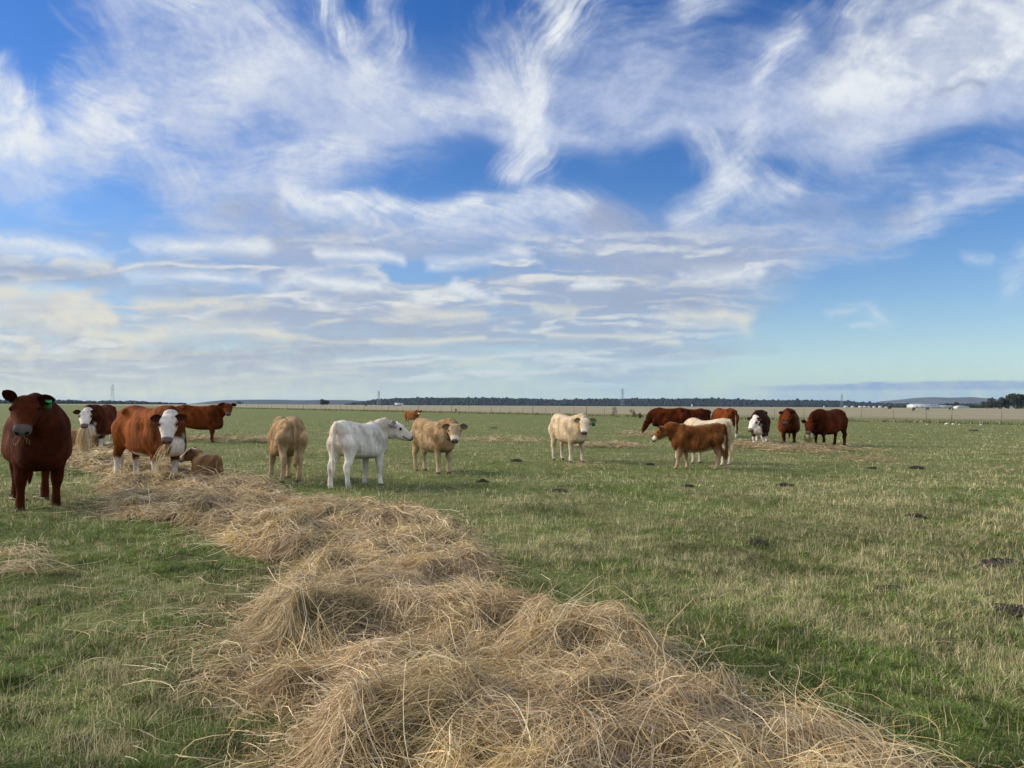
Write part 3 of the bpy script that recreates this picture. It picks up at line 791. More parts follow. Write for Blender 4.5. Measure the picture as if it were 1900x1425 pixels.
CALF = dict(
    torso=[(-.60, .98, .80, .06), (-.565, 1.045, .68, .15), (-.46, 1.09, .56, .205), (-.30, 1.085, .49, .225), (-.12, 1.055, .445, .230), (.05, 1.035, .425, .232), (.20, 1.04, .43, .220), (.33, 1.06, .45, .20), (.44, 1.045, .49, .175), (.53, .97, .55, .13), (.58, .89, .62, .07)],
    hind=[(-.36, .08, .90, .15, .10), (-.40, .125, .78, .165, .105), (-.415, .135, .63, .135, .09), (-.455, .13, .49, .078, .058), (-.515, .125, .385, .058, .046), (-.51, .125, .25, .036, .036), (-.50, .125, .12, .043, .042), (-.48, .125, .07, .042, .042), (-.465, .125, .0, .053, .048)],
    front=[(.30, .09, .86, .14, .08), (.33, .125, .71, .125, .085), (.315, .13, .57, .088, .068), (.32, .125, .44, .060, .052), (.335, .12, .32, .052, .048), (.33, .12, .22, .035, .035), (.33, .12, .11, .042, .041), (.345, .12, .065, .042, .042), (.355, .12, .0, .053, .048)],
    neck=((.34, .83, .25, .155), (.47, .86, .23, .135)), neck_len=.31, neck_r=((.185, .12), (.145, .105)),
    head=[(-.03, .035, -.05, .05), (.01, .078, -.11, .098), (.07, .092, -.155, .122), (.135, .085, -.165, .124), (.195, .064, -.152, .104), (.255, .046, -.13, .084), (.305, .036, -.108, .074), (.345, .029, -.095, .074), (.375, .012, -.078, .064), (.392, -.014, -.058, .038)],
    eye=(.14, .114, .02, .025), ear=(.035, .095, .015, .155, .118), tail=[(-.555, 0, 1.06, .045, .045), (-.625, 0, 1.0, .035, .035), (-.65, 0, .86, .026, .026), (-.655, 0, .65, .024, .024), (-.65, 0, .50, .032, .032), (-.645, 0, .38, .034, .034), (-.64, 0, .28, .01, .01)], hip=.8, nose=.345)

def ear_mesh(H, side, spec, s, up, back):
    """a cupped leaf shaped ear in head space, 1.5 cm thick"""
    s0, y0, z0, L, Wd = spec
    nl, nw = 9, 7
    d = np.array((-back, side, up)); d /= np.linalg.norm(d)
    nrm = np.array((.70, -side * .12, .62)); nrm -= nrm @ d * d; nrm /= np.linalg.norm(nrm)
    w = np.cross(d, nrm)
    F_, B_ = [], []
    for i in range(nl):
        t = i / (nl - 1)
        ww = Wd * .5 * (math.sin(math.pi * min(1, .16 + .80 * t)) ** .75) * (1.0 if t < .99 else .4)
        for j in range(nw):
            q = j / (nw - 1) * 2 - 1
            cup = .35 * Wd * (q * q - .3) * (1 - .45 * t)
            p = d * (L * t) + w * (ww * q) + nrm * cup - np.array((0, 0, 1)) * .18 * L * t * t
            th = .010 * (1 - .6 * abs(q)) + .003
            F_.append(p + nrm * th); B_.append(p - nrm * th)
    V = np.concatenate([np.array(F_), np.array(B_)]) * s + np.array((s0, side * y0, z0)) * s
    n = nl * nw
    q = []
    for i in range(nl - 1):
        for j in range(nw - 1):
            a = i * nw + j
            q.append((a, a + 1, a + nw + 1, a + nw)); q.append((n + a, n + a + nw, n + a + nw + 1, n + a + 1))
    for i in range(nl - 1):
        for j in (0, nw - 1):
            a = i * nw + j; b = a + nw
            q.append((a, b, b + n, a + n))
    for j in range(nw - 1):
        for i in (0, nl - 1):
            a = i * nw + j; b = a + 1
            q.append((a, b, b + n, a + n))
    return V, np.array(q), d, nrm
def sphere_np(c, r, k=10, m=7):
    th = np.linspace(0, 2 * np.pi, k, endpoint=False)
    rings = [np.array(c) + np.stack([r * np.sin(p) * np.cos(th), r * np.sin(p) * np.sin(th), np.full(k, r * np.cos(p))], -1) for p in np.linspace(.12, np.pi - .12, m)]
    return loft(rings)

def coat_material(name, rough=.72, sheen=.0, stretch=(11, 11, 3.2), v=1.5, spec=.04):
    t = NT(name)
    at_ = t.n('ShaderNodeAttribute', attribute_name='Coat')
    co = t.obj_co()
    mp = t.n('ShaderNodeMapping'); mp.inputs['Scale'].default_value = stretch
    t.l(co, mp.inputs[0])
    n1 = t.noise(mp.outputs[0], 2.2, 6, .7); n2 = t.noise(co, 2.6, 4, .6)
    f = t.mix(.5, t.ramp(n1, [(.25, (1 - .38 * v,) * 3), (.5, (1, 1, 1)), (.78, (1 + .28 * v, 1 + .26 * v, 1 + .22 * v))]), t.ramp(n2, [(.3, (1 - .3 * v,) * 3), (.7, (1 + .22 * v,) * 3)]))
    c = t.mix(1.0, at_.outputs['Color'], f, 'MULTIPLY')
    p = t.n('ShaderNodeBsdfPrincipled', i_Roughness=rough)
    p.inputs['Specular IOR Level'].default_value = spec
    p.inputs['Sheen Weight'].default_value = sheen; p.inputs['Sheen Roughness'].default_value = .5
    t.l(c, p.inputs['Base Color'])
    bp = t.n('ShaderNodeBump', i_Strength=.9, i_Distance=.035); t.l(n1, bp.inputs['Height']); t.l(bp.outputs[0], p.inputs['Normal'])
    t.l(p.outputs[0], t.out.inputs[0])
    return t.m
m_coat = coat_material('cow_coat'); m_wool = coat_material('calf_coat', .9, .04, (13, 13, 4), 1.15, .04)
def hair_material():
    t = NT('coat_hair')
    at_ = t.n('ShaderNodeAttribute', attribute_name='Coat')
    p = t.n('ShaderNodeBsdfPrincipled', i_Roughness=.9); p.inputs['Specular IOR Level'].default_value = .0
    t.l(at_.outputs['Color'], p.inputs['Base Color']); t.l(p.outputs[0], t.out.inputs[0])
    na = t.n('ShaderNodeAttribute', attribute_name='Skin')             # hairs lie on the hide and shade like it
    vt = t.n('ShaderNodeVectorTransform', vector_type='NORMAL', convert_from='OBJECT', convert_to='WORLD')
    t.l(na.outputs['Vector'], vt.inputs[0]); t.l(vt.outputs[0], p.inputs['Normal'])
    tr = t.n('ShaderNodeBsdfTranslucent'); t.l(at_.outputs['Color'], tr.inputs[0])
    m = t.n('ShaderNodeMixShader'); m.inputs[0].default_value = .45
    t.l(p.outputs[0], m.inputs[1]); t.l(tr.outputs[0], m.inputs[2]); t.l(m.outputs[0], t.out.inputs[0])
    return t.m
m_hair = hair_material()
m_tag = plain('green_plastic', (.015, .22, .07), .5, .08, 8)
m_tagw = plain('white_plastic', (.7, .7, .66), .4, .08, 8)

def scheme(kind, P, Nn, h, hm, lm, nm, tm, T):
    """coat colours by body region, with flank light and neck shade painted on red coats. P body coords, Nn normals, h head coords, masks for head, legs, neck, tail"""
    z = P[:, 2]; n = len(P)
    nz1 = fbm(P[:, 0] * 5 + P[:, 1] * 3, z * 5, 71, 3)
    def c(rgb): return np.tile(np.array(rgb, float), (n, 1))
    def mixm(a, b, m): return a * (1 - m[:, None]) + b * m[:, None]
    base = dict(red=(.115, .0270, .0055), darkred=(.072, .0145, .0030), hereford=(.165, .045, .0080), heredark=(.080, .0180, .0048), tan=(.42, .30, .175), white=(.76, .71, .62), cream=(.58, .46, .31), brown=(.195, .072, .021), blackred=(.040, .012, .006), palebrown=(.30, .175, .085), black=(.018, .016, .015))[kind.split('+')[0]]
    col = c(base)
    k0 = kind.split('+')[0]
    wf = '+face' in kind
    col = mixm(col, col * .66, sstep(.42, .68, nz1) * .55)
    stk = fbm(P[:, 0] * 13 + z * 4, z * 4.5 + P[:, 1] * 3, 73, 4)            # locks running down the flank
    col = col * ((.84 + .32 * sstep(.28, .72, stk)) if k0 == 'white' else (.74 + .52 * sstep(.28, .72, stk)))[:, None]
    if k0 in ('red', 'darkred', 'hereford', 'heredark', 'blackred'):
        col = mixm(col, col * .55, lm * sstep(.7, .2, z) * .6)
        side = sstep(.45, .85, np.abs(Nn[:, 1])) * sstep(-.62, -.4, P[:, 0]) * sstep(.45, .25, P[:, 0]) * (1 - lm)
        col = col * (1 + .38 * side * sstep(.3, .6, fbm(P[:, 0] * 3, z * 3, 72, 3)))[:, None]  # flanks lightened in the colour, as if side-lit
        col = mixm(col, col * .52, np.maximum(nm * .7, sstep(.42, .66, P[:, 0]) * (1 - hm) * .75))  # neck and chest darkened in the colour, standing in for shade
    if k0 in ('tan', 'brown', 'palebrown'):
        col = mixm(col, c((.55, .42, .27)), (lm * sstep(.62, .15, z)) * .75)
        col = mixm(col, c((.60, .50, .36)), sstep(-.55, -.9, Nn[:, 2]) * (1 - lm) * .8)
        col = mixm(col, c(base) * np.array((.72, .58, .46)), np.maximum(nm * .6, sstep(.25, .4, P[:, 0] / T['hip']) * sstep(.9, .7, z / T['hip']) * (1 - lm) * .6))
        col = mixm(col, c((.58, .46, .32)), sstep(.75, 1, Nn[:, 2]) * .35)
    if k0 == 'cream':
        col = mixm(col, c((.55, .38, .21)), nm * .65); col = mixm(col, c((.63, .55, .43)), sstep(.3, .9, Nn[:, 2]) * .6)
        col = mixm(col, c((.62, .53, .42)), lm * sstep(.5, .1, z))
    if k0 == 'white':
        col = mixm(col, c((.60, .48, .36)), nm * .35); col = mixm(col, c((.66, .52, .42)), sstep(-.1, -.7, Nn[:, 0]) * (1 - lm) * .4)
    if wf:
        W = c((.66, .60, .53))
        edge = (fbm(P[:, 0] * 7, P[:, 2] * 7 + P[:, 1] * 5, 83, 3) - .5)
        fm = hm * sstep(-.10, -.05, h[:, 0] + edge * .05)
        fm = np.maximum(fm, sstep(.24, .19, np.linalg.norm(h - np.array((.02, 0, .02)), axis=1) + edge * .06) * (h[:, 0] > -.13))
        belly = sstep(.565, .50, z + edge * .12) * (1 - lm) * (1 - hm)
        sock = lm * sstep(.45, .36, z + edge * .12)
        brisk = sstep(.90, .78, z + edge * .15) * sstep(.55, .66, P[:, 0]) * sstep(.17, .10, np.abs(P[:, 1]) + edge * .1) * (1 - hm)
        for m in (belly, sock, brisk, fm): col = mixm(col, W, np.clip(m, 0, 1))
        col = mixm(col, W, tm * sstep(.6, .45, z))
    if '+feet' in kind:
        col = mixm(col, c((.60, .54, .47)), lm * sstep(.26, .18, z)); col = mixm(col, c((.5, .36, .26)), tm * sstep(1.1, .9, z) * .7)
    if '+blaze' in kind:
        col = mixm(col, c((.66, .60, .52)), hm * sstep(.09, .05, np.abs(h[:, 1])) * (h[:, 2] > -.08))
    # muzzle, nostrils, mouth
    ns = T['nose']; q_ = T['head'][-3]
    big = 1.0 if T is COW else .0
    mz = hm * sstep(ns - .045 * big, ns - .015 * big + .02 * (1 - big), h[:, 0])
    mcol = (.17, .115, .10) if (wf or k0 in ('tan', 'cream', 'white', 'brown', 'palebrown')) else (.11, .085, .078)
    if k0 in ('tan', 'cream', 'brown', 'palebrown'):
        col = mixm(col, c((.66, .58, .46)), hm * sstep(ns - .10, ns - .06, h[:, 0]))
    mz = mz * sstep(q_[2] * 1.02, q_[2] * .72, h[:, 2])
    col = mixm(col, c((.30, .22, .19) if k0 == 'white' else mcol), mz)
    q = T['head'][-3]
    for s in (1, -1):
        d = np.sqrt((h[:, 1] - s * q[3] * .52) ** 2 + (h[:, 2] + .030) ** 2 * 1.2)
        col = mixm(col, c((.012, .009, .008)), hm * (h[:, 0] > ns + .005) * sstep(.030, .018, d))
    if wf:                                                              # soft grey creases and darker eye rims on the white face
        cr = fbm(h[:, 1] * 30, h[:, 0] * 12, 66, 4)
        col = mixm(col, col * .62, hm * sstep(.56, .66, cr) * (h[:, 0] < .12) * .8)
        for s in (1, -1):
            d = np.sqrt(((h[:, 0] - T['eye'][0]) * .8) ** 2 + (h[:, 1] - s * T['eye'][1]) ** 2 + (h[:, 2] - T['eye'][2]) ** 2)
            col = mixm(col, c((.16, .09, .065)), hm * sstep(.075, .045, d) * .75)
    dirt = lm * sstep(.40, .05, z / T['hip']) * sstep(.48, .62, fbm(P[:, 0] * 9, z * 9 + P[:, 1] * 7, 88, 3))
    col = mixm(col, col * .6, dirt * .6)
    mouth = hm * sstep(.018, .008, np.abs(h[:, 2] + q[3] * .92)) * (h[:, 0] > ns - .12)
    col = mixm(col, col * .25, mouth)
    hoof = lm * sstep(.075, .05, z - 0)
    hc = (.055, .045, .038) if not wf else (.12, .10, .08)
    col = mixm(col, c(hc), hoof)
    if k0 in ('white', 'cream', 'tan'):
        col = mixm(col, c((.42, .27, .2)), hm * sstep(.05, .03, np.sqrt((h[:, 0] - T['eye'][0]) ** 2 + (h[:, 2] - T['eye'][2]) ** 2)) * .6)
    return np.clip(col, 0, .9)

CATTLE_COUNT = [0]
def make_cow(T, spec, px, py, yaw, label, kind, scale=1.0, neck=(0, 30), head=(0, -35), legs=((0, 0, 0),) * 4, ears=((.05, .25), (.05, .25)),
             lying=False, tail_sway=0.0, tag_ear=0, vox=.014, fur=0, furlen=.03, fat=1.0, hlen=None, group=None, dist=None, name='cow', headscale=1.0, tail_up=0, head_abs=None, sink=0.0, belly=0.0):
    """px, py: where the photo shows the middle of its feet on the ground; neck/head = (yaw, pitch) in degrees, body space; legs order: hind L, hind R, front L, front R as (dx, dy, lift)"""
    s = scale
    parts, bones = [], []
    tor = np.array(T['torso']); tor[:, 3] *= fat
    if fat > 1: tor[:, 2] -= (fat - 1) * .10 * np.exp(-(tor[:, 0] / .45) ** 2)
    if belly: tor[:, 2] += belly * np.exp(-((tor[:, 0] - .05) / .5) ** 2)
    drop = 0
    if lying:
        drop = tor[:, 2].min() - .02
        tor[:, 1:3] -= drop
        tor[:, 3] *= 1.12
    parts.append(loft(torso_rings(tor)))
    # legs
    for i, (key, sd) in enumerate((('hind', 1), ('hind', -1), ('front', 1), ('front', -1))):
        L = np.array(T[key], float); L[:, 1] *= sd * (1 + (fat - 1) * .5)
        L[2:5, 3:] *= 1.16 if T is COW else 1.06; L[5:, 3:] *= 1.04 if T is COW else .98
        dx, dy, lift = legs[i]
        hip = T['hip']
        if lying:
            L[:, 2] -= drop
            if key == 'hind':
                J = [(0, 0, 0), (.02, .05, 0), (.12, .07, -.16), (.10, .10, -.20)]
                base = L[:4].copy(); base[2, :3] += (.12, sd * .08, -.10); base[3, :3] = (L[2, 0] + .22, L[2, 1] + sd * .10, .13)
                ext = np.array([(L[2, 0] + .02, L[2, 1] + sd * .14, .07, .06, .05), (L[2, 0] + .20, L[2, 1] + sd * .16, .05, .042, .042), (L[2, 0] + .32, L[2, 1] + sd * .16, .045, .05, .045)])
                L = np.concatenate([base, ext])
            else:
                base = L[:3].copy(); base[2, 2] = max(base[2, 2], .16)
                k = L[2]
                ext = np.array([(k[0] + .20, k[1] + sd * .02, .11, .07, .06), (k[0] + .30, k[1] + sd * .02, .07, .055, .055), (k[0] + .12, k[1] + sd * .05, .05, .04, .04), (k[0] + .02, k[1] + sd * .06, .045, .045, .045)])
                L = np.concatenate([base, ext])
        else:
            w = np.clip(1 - L[:, 2] / (hip * .85), 0, 1)
            w = w ** .8
            L[:, 0] += dx * w; L[:, 1] += sd * 0 + dy * w
            if lift:
                wl = np.clip(1 - L[:, 2] / (hip * .55), 0, 1)
                L[:, 2] += lift * wl ** .7
                L[:, 0] -= lift * .9 * np.clip(1 - L[:, 2] / .45, 0, 1)
        parts.append(loft(path_rings(L)))
        for a, b in zip(L[:-1], L[1:]): bones.append(('leg', a[:3], b[:3], a[4], b[4]))
    # neck and head
    (bx, bz, bhh, bhw), (cx_, cz, chh, chw) = T['neck']
    bz -= drop; cz -= drop
    ny, npch = R(neck[0]), R(neck[1])
    nl = hlen or T['neck_len']
    d = np.array((math.cos(npch) * math.cos(ny), math.cos(npch) * math.sin(ny), math.sin(npch)))
    poll = np.array((cx_, 0, cz)) + d * nl
    (m1h, m1w), (p1h, p1w) = T['neck_r']
    hy, hp = R(head[0]), R(head[1])
    hx = np.array((math.cos(hp) * math.cos(hy), math.cos(hp) * math.sin(hy), math.sin(hp)))
    hyv = np.array((-math.sin(hy), math.cos(hy), 0)); hz = np.cross(hx, hyv)
    hs = s and headscale
    neck_tab = [(bx, 0, bz, bhh, bhw), (cx_, 0, cz, chh, chw)]
    mid = np.array((cx_, 0, cz)) + d * nl * .5 + np.array((0, 0, .02))
    end = poll + hx * .06 - hz * .075
    neck_tab += [(*mid, m1h, m1w), (*(poll - hz * .07 - np.array((0, 0, .07))), p1h * .66, p1w), (*(end - np.array((0, 0, .05))), p1h * .5, p1w * .8)]
    parts.append(loft(path_rings(neck_tab, side=(-math.sin(ny * .6), math.cos(ny * .6), 0), k=18)))
    c, sn = np.cos(TH), np.sin(TH)
    rings = []
    for s_, top, bot, hw in catmull(np.array(T['head']) * headscale, 4):
        y = hw * sp(c, .86) * (1 + .12 * sn); zz = (top + bot) / 2 + (top - bot) / 2 * sp(sn, .82)
        rings.append(poll + hx * s_ + hyv * y[:, None] + hz * zz[:, None])
    parts.append(loft(rings))
    for sgn in (1, -1):                                                        # brow over each eye
        e = np.array(T['eye']) * headscale
        parts.append(sphere_np(poll + hx * (e[0] - .012) + hyv * sgn * (e[1] - .040) + hz * (e[2] + .012), .045 * (1 if T is COW else .8)))
    if T is COW:                                                               # hip bones and shoulder points
        for sgn in (1, -1):
            parts.append(sphere_np((-.49, sgn * .175, 1.262 - drop), .078)); parts.append(sphere_np((-.77, sgn * .10, 1.22 - drop), .07))
    tl = np.array(T['tail'], float); tl[:, 2] -= drop
    if lying: tl[:, 2] = np.maximum(tl[:, 2], .06)
    tl[:, 1] += tail_sway * np.clip((tl[0, 2] - tl[:, 2]), 0, 1)
    if tail_up: tl[:2, 2] += tail_up
    parts.append(loft(path_rings(tl, k=10)))
    for a, b in zip(tl[1:-1], tl[2:]): bones.append(('tail', a[:3], b[:3], a[4], b[4]))
    V, Q, Tr = join_np(parts)
    me = mesh_np('tmp', V, Q, Tr)
    tmp = link('tmp', me)
    md = tmp.modifiers.new('r', 'REMESH'); md.mode = 'VOXEL'; md.voxel_size = vox / s; md.use_smooth_shade = True
    sm = tmp.modifiers.new('s', 'SMOOTH'); sm.factor = .5; sm.iterations = 5
    dg = bpy.context.evaluated_depsgraph_get()
    ev = tmp.evaluated_get(dg)
    body = bpy.data.meshes.new_from_object(ev)
    bpy.data.objects.remove(tmp); bpy.data.meshes.remove(me)
    n = len(body.vertices)
    P = np.empty(n * 3, np.float32); body.vertices.foreach_get('co', P); P = P.reshape(-1, 3).astype(float)
    Nn = np.empty(n * 3, np.float32); body.vertices.foreach_get('normal', Nn); Nn = Nn.reshape(-1, 3).astype(float)
    # hollows and swellings of the body: flank, behind the shoulder, ribs, thigh groove, brisket
    if not lying:
        kf = 1.0 if T is COW else .76
        Pk = np.stack([P[:, 0], np.abs(P[:, 1]), P[:, 2]], -1) / kf
        dsp = np.zeros(n)
        for cx0, cy0, cz0, r0, am in ((-.31, .25, 1.18, .15, -.06 if T is COW else -.03), (.25, .32, 1.0, .14, -.045), (-.37, .28, .72, .13, -.05), (.45, .25, 1.06, .16, .045), (.70, .10, .62, .13, .06), (-.60, .02, 1.36, .10, -.02 if T is COW else .03), (.62, .20, .86, .12, .022), (-.66, .24, 1.0, .14, .035), (-.80, .2, .82, .1, -.03), (.70, .0, .66, .13, .05), (.56, .20, 1.18, .10, -.022), (-.74, .13, 1.12, .08, -.012)):
            dsp += am * np.exp(-((Pk[:, 0] - cx0) ** 2 + (Pk[:, 1] - cy0) ** 2 + (Pk[:, 2] - cz0) ** 2) / r0 ** 2)
        rib = np.exp(-((Pk[:, 0] - .0) / .26) ** 2) * sstep(.6, .8, Pk[:, 2]) * sstep(1.25, 1.05, Pk[:, 2]) * (Pk[:, 1] > .2)
        dsp += .0022 * rib * np.sin(Pk[:, 0] * 62 + Pk[:, 2] * 9) * (fat < 1.2) + .006 * (fbm(P[:, 0] * 7, P[:, 2] * 7, 19, 3) - .5)
        P = P + Nn * dsp[:, None] * kf
    # which region each vertex belongs to
    h = np.stack([(P - poll) @ hx, (P - poll) @ hyv, (P - poll) @ hz], -1) / headscale
    ht = np.array(T['head'])
    hw = np.interp(h[:, 0], ht[:, 0], ht[:, 3]); tp = np.interp(h[:, 0], ht[:, 0], ht[:, 1]); bt = np.interp(h[:, 0], ht[:, 0], ht[:, 2])
    inh = np.maximum(np.abs(h[:, 1]) - hw, np.maximum(h[:, 2] - tp, bt - h[:, 2]))
    hm = sstep(.06, .02, inh) * sstep(-.10, -.04, h[:, 0])
    # the jaw side of the neck belongs to the neck
    nt = np.array([r[:3] for r in neck_tab]); nm = np.zeros(n)
    for a, b in zip(nt[1:-1], nt[2:]):
        t = np.clip(((P - a) @ (b - a)) / max((b - a) @ (b - a), 1e-6), 0, 1)
        nm = np.maximum(nm, sstep(.30, .17, np.linalg.norm(P - a - t[:, None] * (b - a), axis=1)) * sstep(-.2, .35, t + (0 if a is not nt[1] else 0)))
    nm = nm * (1 - hm)
    lm = np.zeros(n); tm = np.zeros(n)
    tx = np.interp(P[:, 2] * 0 + P[:, 0], tor[:, 0], tor[:, 2])
    for kind_, a, b, ra, rb in bones:
        t = np.clip(((P - a) @ (b - a)) / max((b - a) @ (b - a), 1e-6), 0, 1)
        dd = np.linalg.norm(P - a - t[:, None] * (b - a), axis=1) - (ra + (rb - ra) * t)
        if kind_ == 'leg': lm = np.maximum(lm, sstep(.06, .02, dd) * (sstep(tx.clip(.3) + .16, tx.clip(.3), P[:, 2]) if not lying else sstep(.3, .2, P[:, 2])))
        else: tm = np.maximum(tm, sstep(.03, .01, dd))
    lm *= (1 - hm)
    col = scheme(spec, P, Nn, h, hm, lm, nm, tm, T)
    # eyes and ears grow out of the same mesh
    bv = [P]; bq, bt_ = [], []
    fl = np.empty(len(body.polygons) * 4, np.int32)
    body.loops.foreach_get('vertex_index', fl[:len(body.loops)])
    bq.append(fl[:len(body.loops)].reshape(-1, 4))
    bc = [col]; off = n
    ey = np.array(T['eye']) * headscale
    HM = np.stack([hx, hyv, hz])
    wf = '+face' in spec
    earcol = col[hm > .5].mean(0) if not wf else np.array((.10, .030, .015))
    base_c = scheme(spec, np.array([[0., .3, .9]]), np.array([[0, 1., 0]]), np.array([[-9., 0, 0]]), np.zeros(1), np.zeros(1), np.zeros(1), np.zeros(1), T)[0]
    if not wf: earcol = base_c * (.8 if spec.split('+')[0] not in ('white', 'cream') else .75)
    tags = []
    for k, sgn in enumerate((1, -1)):
        sv, sq, st = sphere_np((0, 0, 0), ey[3], 10, 7)
        sv = sv + poll + hx * ey[0] + hyv * sgn * (ey[1] - ey[3] * .42) + hz * ey[2]
        bv.append(sv); bq.append(sq + off); bt_.append(st + off); bc.append(np.tile((.010, .008, .007), (len(sv), 1))); off += len(sv)
        ev_, eq, ed, en = ear_mesh(None, sgn, np.array(T['ear']), headscale, ears[k][0], ears[k][1])
        w = poll + ev_ @ HM
        nn = len(ev_) // 2
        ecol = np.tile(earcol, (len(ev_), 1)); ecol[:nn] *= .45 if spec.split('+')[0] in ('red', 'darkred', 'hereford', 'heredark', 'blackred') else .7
        bv.append(w); bq.append(eq + off); bc.append(ecol); off += len(w)
        if tag_ear == sgn:
            tc = np.array(T['ear'])
            tags.append(poll + (np.array((tc[0], sgn * tc[1], tc[2])) + ed * tc[3] * .55 + en * .035 - np.array((0, 0, .05))) @ HM)
    allv = np.concatenate(bv) * s
    bm_ = mesh_np('body', allv, np.concatenate(bq), np.concatenate(bt_) if bt_ else None, np.concatenate(bc), True, 'Coat')
    bpy.data.meshes.remove(body)
    gx, gy = at(px, py) if dist is None else far_at(px, 0, dist)[:2]
    root = empty(name, (float(gx), float(gy), float(gz(np.array(gx), np.array(gy))) - .03 + sink), R(yaw))
    tag(root, label, kind, group)
    calfy = T is CALF
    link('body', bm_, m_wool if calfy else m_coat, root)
    for tpos in tags:
        tv, tq = box_v(-.004, .004, -.035, .035, -.075, .02)
        tv = tv @ np.stack([hx, hyv, np.array((0, 0, 1.))])
        o = link('ear_tag', mesh_np('ear_tag', (tv * (1.15 if calfy else 1.0) + tpos) * s, tq, smooth=False), m_tag, root)
        o['label'] = 'green plastic ear tag'
    if fur:
        rng = np.random.default_rng(int(px * 7 + py))
        q4 = bq[0]
        tri_area = np.linalg.norm(np.cross(P[q4[:, 1]] - P[q4[:, 0]], P[q4[:, 3]] - P[q4[:, 0]]), axis=1)
        wgt = tri_area * (1 - .75 * hm[q4[:, 0]]) * np.where((lm[q4[:, 0]] > .5) & (P[q4[:, 0], 2] < .10), 0, 1) * np.where(h[q4[:, 0], 0] > T['nose'] - .12, np.where(hm[q4[:, 0]] > .3, 0, 1), 1)
        f = rng.choice(len(q4), fur, p=wgt / wgt.sum())
        a = rng.random((fur, 1)); b = rng.random((fur, 1))
        root_p = (P[q4[f, 0]] * (1 - a) + P[q4[f, 1]] * a) * (1 - b) + (P[q4[f, 3]] * (1 - a) + P[q4[f, 2]] * a) * b
        nn = Nn[q4[f, 0]]
        flow = np.tile(np.array((-.55, 0, -.75)), (fur, 1)) + rng.normal(0, .28, (fur, 3)) + (hash2(np.floor(root_p[:, 0] * 11), np.floor(root_p[:, 2] * 11), 4) - .5)[:, None] * np.array((1.1, 0, .3))
        flow = flow - (flow * nn).sum(1)[:, None] * nn
        flow /= np.maximum(np.linalg.norm(flow, axis=1)[:, None], .2)
        lift = rng.uniform(.08, .32, (fur, 1))
        lk = fbm(root_p[:, 0] * 9 + root_p[:, 1] * 4, root_p[:, 2] * 9 - root_p[:, 1] * 4, 15, 3)[:, None]
        ln = furlen * rng.uniform(.6, 1.5, (fur, 1)) * (.7 + .6 * lk) * np.where(lm[q4[f, 0]] > .5, .55, 1.0)[:, None] / s * (1 - .45 * hm[q4[f, 0]])[:, None]
        dir_ = flow * (1 - lift * .4) + nn * lift
        dir_ /= np.linalg.norm(dir_, axis=1)[:, None]
        side = np.cross(dir_, nn + rng.normal(0, .6, (fur, 3))); side /= np.maximum(np.linalg.norm(side, axis=1)[:, None], 1e-3)
        wd = furlen * .085 / s
        tipp = root_p + dir_ * ln + flow * ln * .25
        v = np.stack([root_p - nn * .004 - side * wd, root_p - nn * .004 + side * wd, tipp], 1).reshape(-1, 3) * s
        cc = np.repeat(np.clip(col[q4[f, 0]] * rng.uniform(.95, 1.06, (fur, 1)) * (.78 + .44 * lk), 0, .92), 3, 0)
        hm_ = mesh_np('coat', v, None, np.arange(fur * 3).reshape(-1, 3), cc, False, 'Coat')
        sk = nn + dir_ * .35 + rng.normal(0, .12, (fur, 3)); sk /= np.linalg.norm(sk, axis=1)[:, None]
        an = hm_.attributes.new('Skin', 'FLOAT_VECTOR', 'POINT'); an.data.foreach_set('vector', np.repeat(sk, 3, 0).astype(np.float32).ravel())
        link('coat', hm_, m_hair, root)
    return root, dict(poll=poll * s, hx=hx, hy=hyv, hz=hz, s=s)
G_COW, G_CALF = 'red cattle of the herd', 'calves of the herd'
